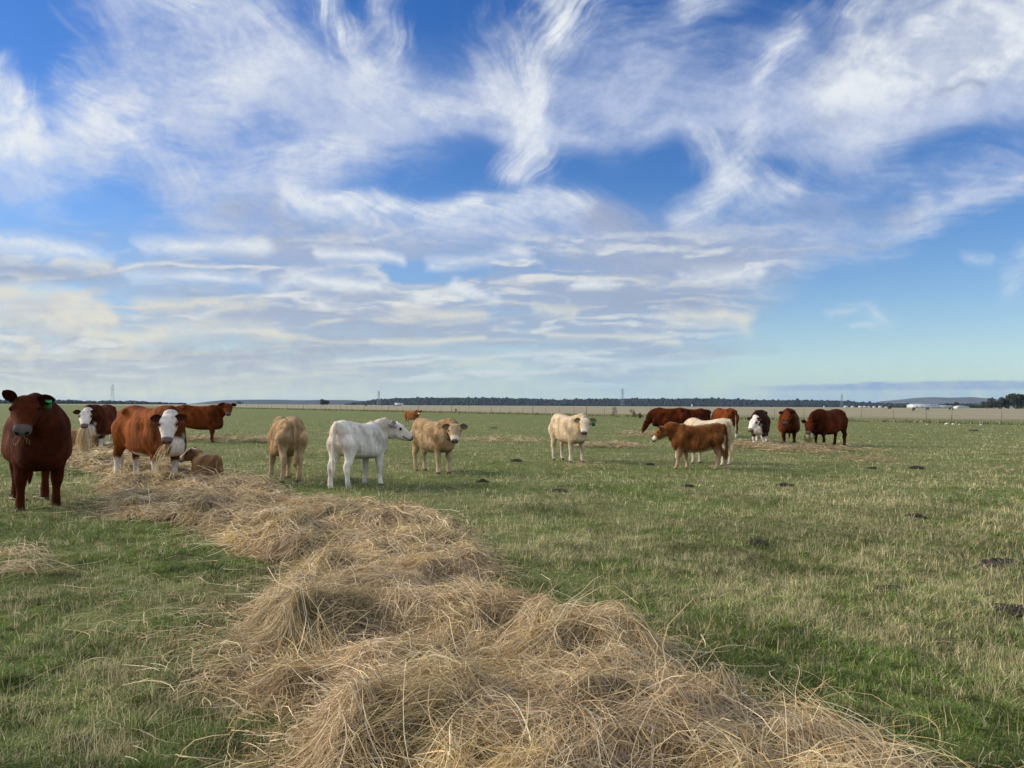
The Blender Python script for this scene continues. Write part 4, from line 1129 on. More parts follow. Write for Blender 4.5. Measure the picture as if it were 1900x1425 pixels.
def herd():
    I = {}
    I['lead'] = make_cow(COW, 'darkred', 66, 939, -53, 'big dark red cow facing the camera at the left edge, green ear tag', 'cow', 1.05, neck=(-36, 42), head=(-11, -44), fat=1.17, headscale=.96, belly=.10,
             legs=((.02, -.02, 0), (.10, .0, 0), (-.02, .0, 0), (.02, -.03, 0)), ears=((.05, .25), (.80, .75)), tag_ear=1, vox=.011, group=G_COW)
    make_cow(COW, 'red', -30, 805, 172, 'brown cow mostly cut off by the left edge behind the big dark red cow', 'cow', .92, vox=.02, group=G_COW, dist=33)
    I['hay1'] = make_cow(COW, 'heredark+face', 186, 838, -80, 'white faced red cow with a thick bunch of hay hanging from its mouth', 'cow', 1.0, neck=(-4, 12), head=(16, -46), fat=1.05,
             ears=((.05, .2), (.05, .2)), vox=.014, group=G_COW)
    I['hay2'] = make_cow(COW, 'hereford+face', 277, 896, -32, 'white faced orange red cow standing in the hay, seen from its right, chewing hay', 'cow', .98, neck=(-44, 16), head=(-38, -52), fat=1.05, headscale=.94, hlen=.38,
             legs=((.0, 0, 0), (-.06, 0, 0), (.05, 0, 0), (-.05, 0, 0)), ears=((.15, .15), (-.12, .15)), vox=.011, group=G_COW)
    make_cow(COW, 'red', 368, 821, 18, 'slim red cow standing side on behind the white faced pair, head turned to us', 'cow', 1.0, neck=(-12, 42), head=(-84, -38), fat=.95,
             ears=((.12, .1), (.12, .1)), vox=.014, group=G_COW)
    make_cow(CALF, 'palebrown+blaze', 382, 893, 132, 'tan calf with a white face lying in the hay beside the white faced cow', 'calf', .76, neck=(30, 62), head=(56, -32), hlen=.30, headscale=1.1, lying=True, vox=.011, fur=5400, furlen=.025, group=G_CALF, name='calf')
    make_cow(CALF, 'palebrown', 146, 836, 200, 'tan calf lying behind the hay, half hidden between two cows', 'calf', 1.0, lying=True, neck=(-20, 20), vox=.016, fur=5000, furlen=.042, group=G_CALF, name='calf')
    make_cow(CALF, 'tan', 530, 893, 119, 'tan calf seen from behind with its tail hanging straight down', 'calf', 1.08, neck=(-22, -30), head=(-22, -60), fat=1.02,
             legs=((.0, .04, 0), (.02, .03, 0), (0, .06, 0), (0, 0, 0)), vox=.011, fur=15600, furlen=.042, tail_sway=-.02, group=G_CALF, name='calf')
    make_cow(CALF, 'white', 667, 902, 64, 'white calf standing with its rump to us, head in profile to the right', 'calf', 1.08, neck=(-34, 26), head=(-66, -30), belly=.06,
             legs=((-.02, .04, 0), (.04, -.02, 0), (-.02, .02, 0), (.06, 0, 0)), vox=.011, fur=9000, furlen=.042, ears=((.5, .3), (.3, .5)), group=G_CALF, name='calf')
    make_cow(CALF, 'brown', 764, 789.5, -38, 'small far red brown calf standing alone behind the tan calf', 'calf', .98, neck=(-10, 40), head=(-36, -35), vox=.02, group=G_CALF, name='calf')
    make_cow(CALF, 'tan', 804, 877.5, -50, 'tan calf standing three quarters to us and staring at the camera', 'calf', 1.04, neck=(-6, 18), head=(-36, -44), fat=1.0,
             legs=((0, 0, 0), (.06, 0, 0), (.02, .0, 0), (-.02, .02, 0)), ears=((.1, .15), (.1, .15)), vox=.011, fur=15600, furlen=.042, group=G_CALF, name='calf')
    make_cow(CALF, 'cream', 1055, 856, -63, 'cream calf looking at the camera with a green ear tag', 'calf', 1.11, neck=(-8, 20), head=(-38, -44),
             legs=((0, 0, 0), (.05, 0, 0), (.03, .02, 0), (-.03, -.02, 0)), ears=((.1, .15), (.1, .15)), tag_ear=1, vox=.012, fur=14400, furlen=.042, group=G_CALF, name='calf')
    make_cow(COW, 'darkred', 1243, 809, 170, 'dark red cow grazing head down at the left end of the right group', 'cow', 1.0, neck=(0, -40), head=(0, -66), hlen=.56, vox=.018, group=G_COW)
    make_cow(COW, 'darkred+face', 1284, 806, 8, 'red cow with a white face just showing behind the grazing cow', 'cow', .97, neck=(0, -12), head=(-30, -40), vox=.018, group=G_COW)
    make_cow(CALF, 'brown', 1294, 870, 170, 'red brown calf walking to the left with pale legs', 'calf', .97, neck=(-4, 20), head=(-8, -46), fat=1.02,
             legs=((.10, 0, 0), (-.17, 0, 0), (.16, 0, 0), (-.12, 0, 0)), ears=((.55, .25), (.7, .25)), vox=.012, fur=14400, furlen=.038, group=G_CALF, name='calf')
    make_cow(CALF, 'cream', 1314, 860, 128, 'cream calf grazing behind the walking brown calf, only its back clear', 'calf', 1.06, neck=(0, -50), head=(0, -70), hlen=.5, vox=.013, fur=5400, furlen=.042, group=G_CALF, name='calf')
    make_cow(COW, 'red+feet', 1345, 811, 106, 'red cow seen from behind with white feet and a pale tail', 'cow', .98, neck=(0, -30), head=(0, -60), vox=.018, group=G_COW)
    make_cow(COW, 'blackred+face', 1410, 828, -113, 'white faced dark cow with white feet, head turned left', 'cow', .95, neck=(-8, -4), head=(-26, -46), fat=1.05,
             ears=((.15, .25), (.15, .25)), vox=.015, group=G_COW)
    make_cow(COW, 'red', 1464, 824, -111, 'round red cow in the middle of the right group facing the camera', 'cow', 1.0, neck=(-4, 18), head=(-14, -44), fat=1.18,
             ears=((.15, .2), (.15, .2)), vox=.015, group=G_COW)
    I['lifted'] = make_cow(COW, 'darkred', 1537, 827, -148, 'dark red cow at the right end with a lifted front leg and lowered head', 'cow', 1.0, neck=(6, -22), head=(24, -45), fat=1.12,
             legs=((0, 0, 0), (.08, 0, 0), (.10, 0, .20), (.02, 0, 0)), ears=((.2, .3), (.2, .3)), vox=.015, group=G_COW)
    return I
HERD = herd()
# ---------------------------------------------------------------- hay: the long windrow, loose heaps and wisps
HAY_ROWS = np.array([(826, 140, 214), (832, 128, 232), (840, 118, 250), (852, 112, 318), (868, 118, 352), (882, 165, 412), (892, 188, 440), (905, 186, 500), (925, 192, 535), (943, 188, 620), (955, 190, 780), (965, 205, 815), (978, 330, 850), (995, 385, 880),
    (1015, 400, 885), (1030, 440, 890), (1045, 500, 915), (1065, 555, 915), (1085, 530, 905), (1105, 500, 895), (1130, 480, 915), (1160, 455, 985), (1185, 440, 1110), (1210, 430, 1225), (1240, 405, 1225), (1265, 372, 1225), (1290, 410, 1262), (1315, 470, 1335),
    (1340, 550, 1400), (1365, 560, 1450), (1390, 560, 1520), (1425, 545, 1620), (1480, 540, 1750), (1600, 530, 1950)], float)
HEAPS = [('hay_heap', 1475, 833, 118, 12, .20), ('hay_heap', 1390, 836, 60, 8, .08), ('hay_heap', 370, 818, 60, 6, .10)]
BUMPS = [(1085, 1232, .30, .34), (1010, 1215, .16, .30), (600, 1195, .22, .42), (520, 1225, .14, .3), (700, 1150, .22, .42), (850, 1200, .16, .4), (548, 1018, .26, .30), (500, 985, .27, .34), (420, 955, .24, .42), (330, 945, .15, .45), (660, 1075, .22, .36), (830, 1100, .15, .35),
         (690, 1310, .16, .30), (900, 1345, .18, .34), (1200, 1385, .16, .34), (620, 1415, .13, .26), (300, 908, .22, .55), (185, 865, .20, .7), (250, 885, .22, .55), (720, 995, .13, .35), (455, 915, .16, .45), (900, 1120, .12, .3), (1050, 1330, .12, .3), (780, 1390, .12, .3)]
BW = [(*at(a, b), h, r) for a, b, h, r in BUMPS]
def row_mask(px, py, noise=True):
    xl = np.interp(py, HAY_ROWS[:, 0], HAY_ROWS[:, 1], left=1e6, right=1e6); xr = np.interp(py, HAY_ROWS[:, 0], HAY_ROWS[:, 2], left=-1e6, right=-1e6)
    d = np.minimum(px - xl, xr - px)
    sc = np.clip((py - 752) / 500, .05, 1.4)
    if noise: d = d + (fbm(px / (70 * sc + 6), py / (34 * sc + 3), 44, 4) - .5) * 135 * sc
    return sstep(14 * sc, 80 * sc, d), d / sc
def hay_h(x, y):
    px, py = to_pix(x, y, np.zeros_like(x))
    m, _ = row_mask(px, py)
    z = .04 * m
    for bx, by, h, r in BW:
        d2 = ((x - bx) ** 2 + (y - by) ** 2) / r ** 2
        z = z + .50 * h * np.exp(-d2 ** 1.15) * sstep(0, .45, m)
    n = fbm(x * 3.2, y * 3.2, 45, 3) - .45
    lump = 1 - np.abs(fbm(x * 2.3 + 5, y * 2.3, 47, 2) * 2 - 1) * 2.2
    z = z * (.72 + .9 * (n + .2)) + n * .15 * m + .075 * np.maximum(lump, -.6) * m + (fbm(x * 11, y * 11, 46, 2) - .5) * .055 * m
    hole = sstep(.27, .40, fbm(x * 2.6, y * 2.6, 49, 3))
    return np.maximum(z * (.35 + .65 * hole), 0) * sstep(0, .3, m), m * (.12 + .88 * hole)
def ribbons(p0, th, L, wid, hfun, off, rng, nseg=6, curl=2.5, pitch=None, arch=None, roll=None):
    """thin bent straws that follow the surface hfun; returns verts, quads"""
    n = len(p0)
    t = np.linspace(0, 1, nseg + 1)
    k1 = rng.normal(0, curl, n); k2 = rng.normal(0, curl * 1.4, n)
    kink = (rng.random(n) < .30) * rng.normal(0, 1.0, n); kp = rng.uniform(.3, .8, n)
    a = th[:, None] + k1[:, None] * L[:, None] * (t - .5) + k2[:, None] * L[:, None] * (t - .5) ** 2 * 2 + kink[:, None] * (t > kp[:, None])
    dx = np.cumsum(np.cos(a), 1) - np.cos(a[:, :1]); dy = np.cumsum(np.sin(a), 1) - np.sin(a[:, :1])
    st = (L / nseg)[:, None]
    x = p0[:, :1] + (dx - dx[:, nseg // 2, None]) * st; y = p0[:, 1:2] + (dy - dy[:, nseg // 2, None]) * st
    h = hfun(x.ravel(), y.ravel()).reshape(x.shape)
    hm = h.mean(1, keepdims=True)
    z = .45 * h + .55 * hm + off[:, None] + (arch[:, None] * np.sin(np.pi * t) if arch is not None else 0)
    if pitch is not None: z = z + np.tan(pitch)[:, None] * L[:, None] * t
    z = np.maximum(z, h * .92 + .002)
    r = (rng.normal(0, .7, n) if roll is None else roll)[:, None]
    sx, sy, sz = -np.sin(a) * np.cos(r), np.cos(a) * np.cos(r), np.sin(r) + 0 * a
    w = wid[:, None] * .5 * np.clip(1.15 - np.abs(t - .45) * .9, .35, 1)
    A_ = np.stack([x - sx * w, y - sy * w, z - sz * w], -1); B_ = np.stack([x + sx * w, y + sy * w, z + sz * w], -1)
    V = np.stack([A_, B_], 2).reshape(-1, 3)
    base = np.arange(n)[:, None] * (nseg + 1) * 2 + np.arange(nseg)[None] * 2
    Q = np.stack([base, base + 1, base + 3, base + 2], -1).reshape(-1, 4)
    return V, Q
PAL = np.array([(0.571, 0.428, 0.213), (0.671, 0.538, 0.300), (0.416, 0.285, 0.129), (0.260, 0.169, 0.076), (0.498, 0.403, 0.253), (0.817, 0.697, 0.459), (0.586, 0.485, 0.322)])
PALW = np.array([.26, .18, .20, .12, .12, .06, .06])
def straw_cols(rng, n, nseg, tint=None):
    c = PAL[rng.choice(len(PAL), n, p=PALW)] * rng.uniform(.8, 1.2, (n, 1))
    if tint is not None: c = c * tint
    return np.repeat(np.clip(c, 0, .85), (nseg + 1) * 2, 0)
def straw_material():
    t = NT('straw')
    a = t.n('ShaderNodeAttribute', attribute_name='Col')
    d = t.n('ShaderNodeBsdfPrincipled', i_Roughness=.55); d.inputs['Specular IOR Level'].default_value = .35
    tr = t.n('ShaderNodeBsdfTranslucent')
    t.l(a.outputs['Color'], d.inputs['Base Color']); t.l(a.outputs['Color'], tr.inputs[0])
    m = t.n('ShaderNodeMixShader'); m.inputs[0].default_value = .22
    t.l(d.outputs[0], m.inputs[1]); t.l(tr.outputs[0], m.inputs[2]); t.l(m.outputs[0], t.out.inputs[0])
    return t.m
m_straw = straw_material()
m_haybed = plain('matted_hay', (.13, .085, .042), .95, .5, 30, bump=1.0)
def lock_angles(rng, x, y, d):
    """straws lie in locks that share a direction"""
    n = len(x)
    s = 3.0
    i, j = np.floor(x * s + 1.1 * fbm(x * 2, y * 2, 61, 2)), np.floor(y * s + 1.1 * fbm(x * 2, y * 2, 62, 2))
    lock = hash2(i, j, 5) * np.pi
    spread = .18 + .9 * hash2(i, j, 6) ** 2
    tint = .62 + .58 * hash2(i, j, 7)
    a = np.where(rng.random(n) < .6, lock + rng.normal(0, 1, n) * spread, rng.uniform(0, np.pi, n))
    return a, np.stack([tint, tint * (1 + .03 * (hash2(i, j, 8) - .5)), tint * (.92 + .2 * hash2(i, j, 9))], -1)
def bed(name, fn, x0, x1, y0, y1, sx, sy, parent):
    """the matted mass under the loose straws"""
    PX, PY = np.meshgrid(np.arange(x0, x1, sx), np.arange(y0, y1, sy))
    X, Y = at(PX, PY)
    H, m = fn(X.ravel(), Y.ravel())
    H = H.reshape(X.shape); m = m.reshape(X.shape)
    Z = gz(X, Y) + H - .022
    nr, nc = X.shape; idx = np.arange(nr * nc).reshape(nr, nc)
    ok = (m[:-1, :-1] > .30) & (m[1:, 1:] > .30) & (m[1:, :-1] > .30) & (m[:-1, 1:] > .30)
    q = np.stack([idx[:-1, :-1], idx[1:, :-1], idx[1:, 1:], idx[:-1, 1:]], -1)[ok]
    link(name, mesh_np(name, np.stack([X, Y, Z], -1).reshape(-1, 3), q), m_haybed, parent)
def windrow():
    rng = np.random.default_rng(77)
    x0, y0 = [float(v) for v in at(760, 1180)]
    e = empty('hay_windrow', (0, 0, 0))
    tag(e, 'long winding row of loose straw coloured hay running from the foreground to the cows', 'hay row')
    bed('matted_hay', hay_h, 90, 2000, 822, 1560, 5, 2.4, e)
    def surf(x, y): return gz(x, y) + hay_h(x, y)[0]
    def batch(N, ylo, yhi, nseg, wpix, lens, offs, name, curl=3.4, p_up=.03):
        px = rng.uniform(80, 1950, N); u = rng.random(N)
        py = ylo + (yhi - ylo) * u
        m, d = row_mask(px, py)
        x, y = at(px, py)
        _, m2 = hay_h(x, y)
        keep = rng.random(N) < np.clip(m2 * 1.2, 0, 1)
        px, py, x, y, d = px[keep], py[keep], x[keep], y[keep], d[keep]
        n = len(x); dist = np.hypot(x, y)
        th, tint = lock_angles(rng, x, y, d)
        L = np.exp(rng.normal(np.log(lens), .45, n)).clip(.05, .75)
        w = np.maximum(rng.uniform(.0016, .0034, n) * np.where(rng.random(n) < .08, 1.6, 1), wpix * dist / 760)
        off = rng.exponential(offs, n).clip(0, .10) - .008
        up = rng.random(n) < p_up
        pitch = np.where(up, rng.uniform(.1, .5, n), rng.normal(0, .05, n))
        arch = np.abs(rng.normal(0, .022, n))
        V, Q = ribbons(np.stack([x, y], -1), th, L, w, surf, off, rng, nseg, curl, pitch, arch)
        link(name, mesh_np(name, V, Q, None, straw_cols(rng, n, nseg, tint), False), m_straw, e)
        return n
    a = batch(400000, 1120, 1560, 6, .0, .26, .018, 'loose_straw')
    b = batch(330000, 930, 1130, 5, .45, .26, .018, 'loose_straw')
    c = batch(240000, 822, 935, 4, .5, .28, .022, 'loose_straw')
    # stray straws over the grass round the edges
    N = 42000
    px = rng.uniform(0, 1900, N); py = rng.uniform(840, 1500, N)
    m, d = row_mask(px, py, False)
    keep = (d < 40) & (rng.random(N) < .85 * np.exp(-np.abs(d.clip(-900, 40)) / np.where(px < 700, np.where(py < 1200, 110., 48.), 45.))) & (m < .9)
    px, py = px[keep], py[keep]; x, y = at(px, py); n = len(x)
    L = np.exp(rng.normal(np.log(.20), .5, n)).clip(.05, .6)
    V, Q = ribbons(np.stack([x, y], -1), rng.uniform(0, 6.28, n), L, np.maximum(rng.uniform(.002, .0042, n), .4 * np.hypot(x, y) / 760), lambda a, b: gz(a, b) + .02, rng.uniform(.0, .035, n), rng, 5, 3.5, rng.normal(0, .08, n), np.abs(rng.normal(0, .02, n)))
    link('stray_straw', mesh_np('stray_straw', V, Q, None, straw_cols(rng, n, 5), False), m_straw, e)
    # long stems fanning out of the row at its right edge
    for (cx, cy, ang, k, spread, ll) in ((1590, 1400, 125, 50, .28, .6), (1500, 1350, 115, 12, .5, .4), (1240, 1195, 60, 20, .8, .2), (1480, 1300, 70, 8, .6, .4), (590, 1130, -40, 60, .25, .7), (860, 1300, 80, 30, .9, .35), (1110, 1180, 80, 40, .9, .25), (420, 1260, 170, 30, .4, .3), (740, 1060, 95, 30, .35, .25), (1100, 1360, 150, 40, .4, .6)):
        x, y = at(np.full(k, cx) + rng.normal(0, 26, k), np.full(k, cy) + rng.normal(0, 12, k))
        th = R(ang) + rng.normal(0, spread, k)
        V, Q = ribbons(np.stack([x, y], -1), th, ll * rng.uniform(.5, 1.2, k), rng.uniform(.0025, .0045, k), surf, rng.uniform(.01, .05, k), rng, 7, 1.2, rng.uniform(.02, .26, k), np.abs(rng.normal(0, .03, k)))
        link('stem_tuft', mesh_np('stem_tuft', V, Q, None, straw_cols(rng, k, 7), False), m_straw, e)
    return a, b, c
windrow()
def heap(name, px, py, rx, ry, h, label, N, seed, wpx=.32, ragged=1.0, dim=.86):
    """a smaller heap or thin scatter: an ellipse in the paddock"""
    rng = np.random.default_rng(seed)
    cx, cy = [float(v) for v in at(px, py)]
    ax = abs(at(px + rx, py)[0] - at(px - rx, py)[0]) / 2; ay = abs(at(px, py - ry)[1] - at(px, py + ry)[1]) / 2
    N = int(N * 1.5); e = empty(name, (0, 0, 0)); tag(e, label, 'hay', 'smaller heaps of hay')
    def fn(x, y):
        d = np.sqrt(((x - cx) / ax) ** 2 + ((y - cy) / ay) ** 2)
        n = fbm(x * 1.3, y * 1.3, seed, 4)
        m = sstep(1.15, .35, d + (n - .5) * 1.1 * ragged)
        return np.maximum(0, h * m * (.5 + 1.1 * fbm(x * 2.2, y * 2.2, seed + 1, 3))), m
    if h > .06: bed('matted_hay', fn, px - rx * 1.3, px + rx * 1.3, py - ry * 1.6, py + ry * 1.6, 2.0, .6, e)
    x = cx + rng.uniform(-1.3, 1.3, N) * ax; y = cy + rng.uniform(-1.4, 1.4, N) * ay
    _, m = fn(x, y); k = rng.random(N) < m
    x, y = x[k], y[k]; n = len(x); dist = np.hypot(x, y)
    th, tint = lock_angles(rng, x, y, None)
    V, Q = ribbons(np.stack([x, y], -1), th, np.exp(rng.normal(np.log(.22), .4, n)).clip(.06, .5), np.maximum(.003, wpx * dist / 760) * rng.uniform(.7, 1.2, n), lambda a, b: gz(a, b) + fn(a, b)[0] + .02, rng.exponential(.03, n).clip(0, .12), rng, 4, 2.6, rng.normal(0, .12, n), np.abs(rng.normal(0, .03, n)))
    link('loose_straw', mesh_np('loose_straw', V, Q, None, straw_cols(rng, n, 4, tint * dim), False), m_straw, e)
heap('hay_heap', 1470, 832, 105, 11, .05, 'brown hay heap the three right hand cows are standing in', 11000, 301, dim=.74)
heap('hay_heap', 1385, 828, 70, 8, .05, 'thin hay spread left of the white faced dark cow on the right', 6000, 302, dim=.78)
heap('hay_heap', 365, 817, 75, 5, .05, 'low hay scatter at the feet of the slim red cow behind', 3500, 303, dim=.8)
heap('hay_heap', 940, 818, 85, 3.5, .03, 'thin strip of hay on the grass left of the cream calf', 2200, 304, ragged=1.3)
heap('hay_heap', 1200, 806, 50, 4, .05, 'thin hay in front of the grazing dark red cow', 2500, 305, dim=.85)
heap('hay_heap', 480, 818, 60, 3.5, .05, 'faint strip of hay right of the slim red cow', 4000, 306, ragged=1.3)
heap('hay_heap', 1130, 829, 70, 4, .04, 'scattered hay strip right of the cream calf', 3500, 307, ragged=1.4)
heap('hay_heap', 1080, 868, 50, 4, .03, 'few straws at the front feet of the cream calf', 350, 308, ragged=1.4)
heap('hay_heap', 45, 1042, 75, 10, .04, 'small wisp of hay at the left edge below the big dark red cow', 520, 309, wpx=.35)
heap('hay_heap', 40, 1068, 95, 9, .03, 'thin scatter of straw under the left edge wisp', 420, 310, wpx=.35)
heap('hay_heap', 1620, 856, 60, 5, .03, 'faint straw scatter right of the heap near the last red cow', 700, 311, ragged=1.4, dim=.7)

def mouthful(info, n, length, spread, label, seed, fall=(0, 0), tail=1.0, green=0.0, wmul=1.0):
    """hay hanging from a cow's mouth"""
    root, d = info
    rng = np.random.default_rng(seed)
    M = root.matrix_basis.copy()
    tip = d['poll'] + (d['hx'] * .53 - d['hz'] * .12) * d['s']
    p = np.array(M @ Vector(tip))
    hy = np.array(M.to_3x3() @ Vector(d['hy']))
    nseg = 6
    t = np.linspace(0, 1, nseg + 1)
    a = rng.uniform(0, 6.28, n); r = spread * np.sqrt(rng.random(n)); ll = length * rng.uniform(.25, 1.0, n) ** .8
    wob = rng.normal(0, .035, (n, nseg + 1, 2)).cumsum(1) * .5
    prof = np.sin(np.pi * np.clip(t * 1.05 + .12, 0, 1)) ** .8
    base = p + hy * (rng.uniform(-1, 1, (n, 1)) * .07) + np.array((0, 0, 1)) * rng.normal(0, .02, (n, 1))
    x = base[:, :1] + (np.cos(a) * r)[:, None] * prof + wob[..., 0] + fall[0] * t
    y = base[:, 1:2] + (np.sin(a) * r)[:, None] * prof + wob[..., 1] + fall[1] * t
    z = base[:, 2:3] + .02 - ll[:, None] * t ** 1.1
    side = np.stack([np.cos(a + 1.3), np.sin(a + 1.3), 0 * a], -1)[:, None]
    w = (np.hypot(*p[:2]) / 760 * .40 * wmul) * rng.uniform(.6, 1.1, n)[:, None, None]
    P3 = np.stack([x, y, np.maximum(z, .03)], -1)
    V = np.stack([P3 - side * w / 2, P3 + side * w / 2], 2).reshape(-1, 3)
    b = np.arange(n)[:, None] * (nseg + 1) * 2 + np.arange(nseg)[None] * 2
    Q = np.stack([b, b + 1, b + 3, b + 2], -1).reshape(-1, 4)
    o = link('hay_wisp', mesh_np('hay_wisp', V - p, Q, None, straw_cols(rng, n, nseg) * np.array((1 - .25 * green, 1, 1 - .3 * green)), False), m_straw, None, p)
    tag(o, label, 'hay')
mouthful(HERD['hay1'], 300, .85, .17, 'thick bunch of hay hanging from the white faced cow far left', 1, wmul=.75)
mouthful(HERD['hay2'], 48, .70, .10, 'wisps of hay trailing from the mouth of the nearer white faced cow', 2, fall=(-.16, -.05), wmul=.7)
mouthful(HERD['lead'], 5, .14, .03, 'few straws at the mouth of the big dark red cow', 3, wmul=.6)
mouthful(HERD['lifted'], 160, .45, .16, 'greenish hay falling from the mouth of the last cow on the right', 4, green=.5)
# ---------------------------------------------------------------- dung, stones, grass
m_dung = plain('cow_dung', (.020, .0135, .008), 1.0, .6, 18, bump=.8)
def dung(px, py, r, h, label, seed):
    rng = np.random.default_rng(seed)
    x, y = [float(v) for v in at(px, py)]
    k, m = 40, 14
    th = np.linspace(0, 2 * np.pi, k, endpoint=False)
    rr = np.linspace(1.0, .02, m)
    out = 1 + .25 * (fbm(np.cos(th) * 1.6 + seed, np.sin(th) * 1.6, seed, 3) - .5) * 2
    V = []
    for q in rr:
        lx, ly = q * r * out * np.cos(th), q * r * out * np.sin(th) * .9
        z = .62 * h * (1 - q ** 2.6) * (.75 + .5 * (fbm(lx * 14 + seed, ly * 14, seed + 3, 3) - .5) * 2) + .012 * np.sin(q * 15 + 2 * fbm(lx * 8, ly * 8, seed, 2)) * (q < .95)
        V.append(np.stack([lx, ly, z + gz(lx + x, ly + y) - float(gz(np.array(x), np.array(y))) + .004], -1))
    o = link('dung_pat', mesh_np('dung_pat', *loft(V)), m_dung, None, (x, y, float(gz(np.array(x), np.array(y))) + .012))
    tag(o, label, 'dung pat', 'dark dung pats on the grass')
DUNG = [(1864, 1052, .19, .075, 'largest dark dung pat at the right edge of the paddock'), (1650, 1096, .12, .04, 'flat dung pat left of and below the largest one'), (1886, 1142, .15, .04, 'brown dung pat at the right edge under the largest one'),
        (1035, 914, .16, .07, 'dark dung pat on open grass below the cream calf'), (1405, 1010, .10, .035, 'small dung pat in the middle right of the grass'), (1490, 1031, .07, .03, 'smallest dung lump right of the middle grass'),
        (1276, 902, .12, .05, 'small dark pat below the walking brown calf'), (1208, 862, .16, .06, 'dark pat left of the walking brown calf'),
        (895, 897, .12, .05, 'dung pat right of the tan calf looking at the camera'), (1455, 900, .16, .05, 'dark pat on the grass under the hay heap of the right group'), (1620, 868, .16, .05, 'dark lump right of the hay heap of the right group'),
        (1700, 868, .18, .05, 'dung pat in the right hand grass level with the hay heap'), (1808, 800, .3, .1, 'dark lump near the fence on the far right'),
        (916, 795, .25, .08, 'far dark pat between the tan calf and the cream calf'), (958, 856, .14, .04, 'dark pat left of the feet of the cream calf'), (874, 1405, .13, .06, 'dark brown dung pat sunk in the hay at the bottom edge'), (1700, 960, .12, .04, 'small flat pat in the right hand grass')]
for k, d in enumerate(DUNG):
    if d[4]: dung(*d, 400 + k)
m_stone = plain('pale_stone', (.50, .48, .44), .85, .2, 6)
for k, (px, py, r, lab) in enumerate([(1757, 788.6, .17, 'largest pale stone of the row by the far right fence'), (1769, 789, .13, 'pale stone touching the largest one by the fence'), (1780, 789.5, .09, 'smallest pale stone right of the largest one'), (1820, 790.5, .10, 'lone pale stone nearest the right edge by the fence'), (1720, 789.5, .08, 'lone small stone left of the pale stone row')]):
    x, y = [float(v) for v in at(px, py)]
    v, q, t = sphere_np((0, 0, 0), r, 9, 6)
    v = v * np.array((1, .8, .6)) * (1 + .3 * (fbm(v[:, 0] * 6 + k, v[:, 1] * 6 + v[:, 2] * 4, k, 2) - .5)[:, None])
    tag(link('field_stone', mesh_np('field_stone', v, q, t), m_stone, None, (x, y, .08)), lab, 'stone', 'pale stones by the fence')

def grass_material():
    t = NT('grass_blade')
    a = t.n('ShaderNodeAttribute', attribute_name='Col')
    d = t.n('ShaderNodeBsdfPrincipled', i_Roughness=.6); d.inputs['Specular IOR Level'].default_value = .25
    tr = t.n('ShaderNodeBsdfTranslucent')
    t.l(a.outputs['Color'], d.inputs['Base Color']); t.l(a.outputs['Color'], tr.inputs[0])
    m = t.n('ShaderNodeMixShader'); m.inputs[0].default_value = .3
    t.l(d.outputs[0], m.inputs[1]); t.l(tr.outputs[0], m.inputs[2]); t.l(m.outputs[0], t.out.inputs[0])
    return t.m
m_grass = grass_material()
GREEN = np.array([(.100, .158, .028), (.128, .182, .038), (.165, .200, .055), (.078, .130, .024)])
STRAW = np.array([(.40, .345, .19), (.54, .475, .29), (.31, .265, .145), (.26, .26, .11)])
def blades(rng, x, y, hgt, wid, lean, col, nseg):
    n = len(x)
    a = rng.uniform(0, 6.28, n)
    t = np.linspace(0, 1, nseg + 1)
    z0 = gz(x, y) - .004
    dx, dy = np.cos(a), np.sin(a)
    hor = lean[:, None] * hgt[:, None] * t ** 1.7
    X = x[:, None] + dx[:, None] * hor; Y = y[:, None] + dy[:, None] * hor
    Z = z0[:, None] + hgt[:, None] * (t - .35 * np.minimum(lean, 1.2)[:, None] * t ** 2.4)
    f = a + np.pi / 2 + rng.normal(0, .9, n)
    w = wid[:, None] * .5 * (1 - t[:-1]) ** .55
    sx, sy = np.cos(f)[:, None], np.sin(f)[:, None]
    L_ = np.stack([X[:, :-1] - sx * w, Y[:, :-1] - sy * w, Z[:, :-1]], -1); R__ = np.stack([X[:, :-1] + sx * w, Y[:, :-1] + sy * w, Z[:, :-1]], -1)
    V = np.concatenate([np.stack([L_, R__], 2).reshape(n, -1, 3), np.stack([X[:, -1:], Y[:, -1:], Z[:, -1:]], -1)], 1)
    k = nseg * 2 + 1
    b = np.arange(n)[:, None] * k
    Q = None
    if nseg > 1:
        j = np.arange(nseg - 1)[None] * 2
        Q = np.stack([b + j, b + j + 1, b + j + 3, b + j + 2], -1).reshape(-1, 4)
    T = np.stack([b[:, 0] + k - 3, b[:, 0] + k - 2, b[:, 0] + k - 1], -1)
    return V.reshape(-1, 3), Q, T, np.repeat(col, k, 0)
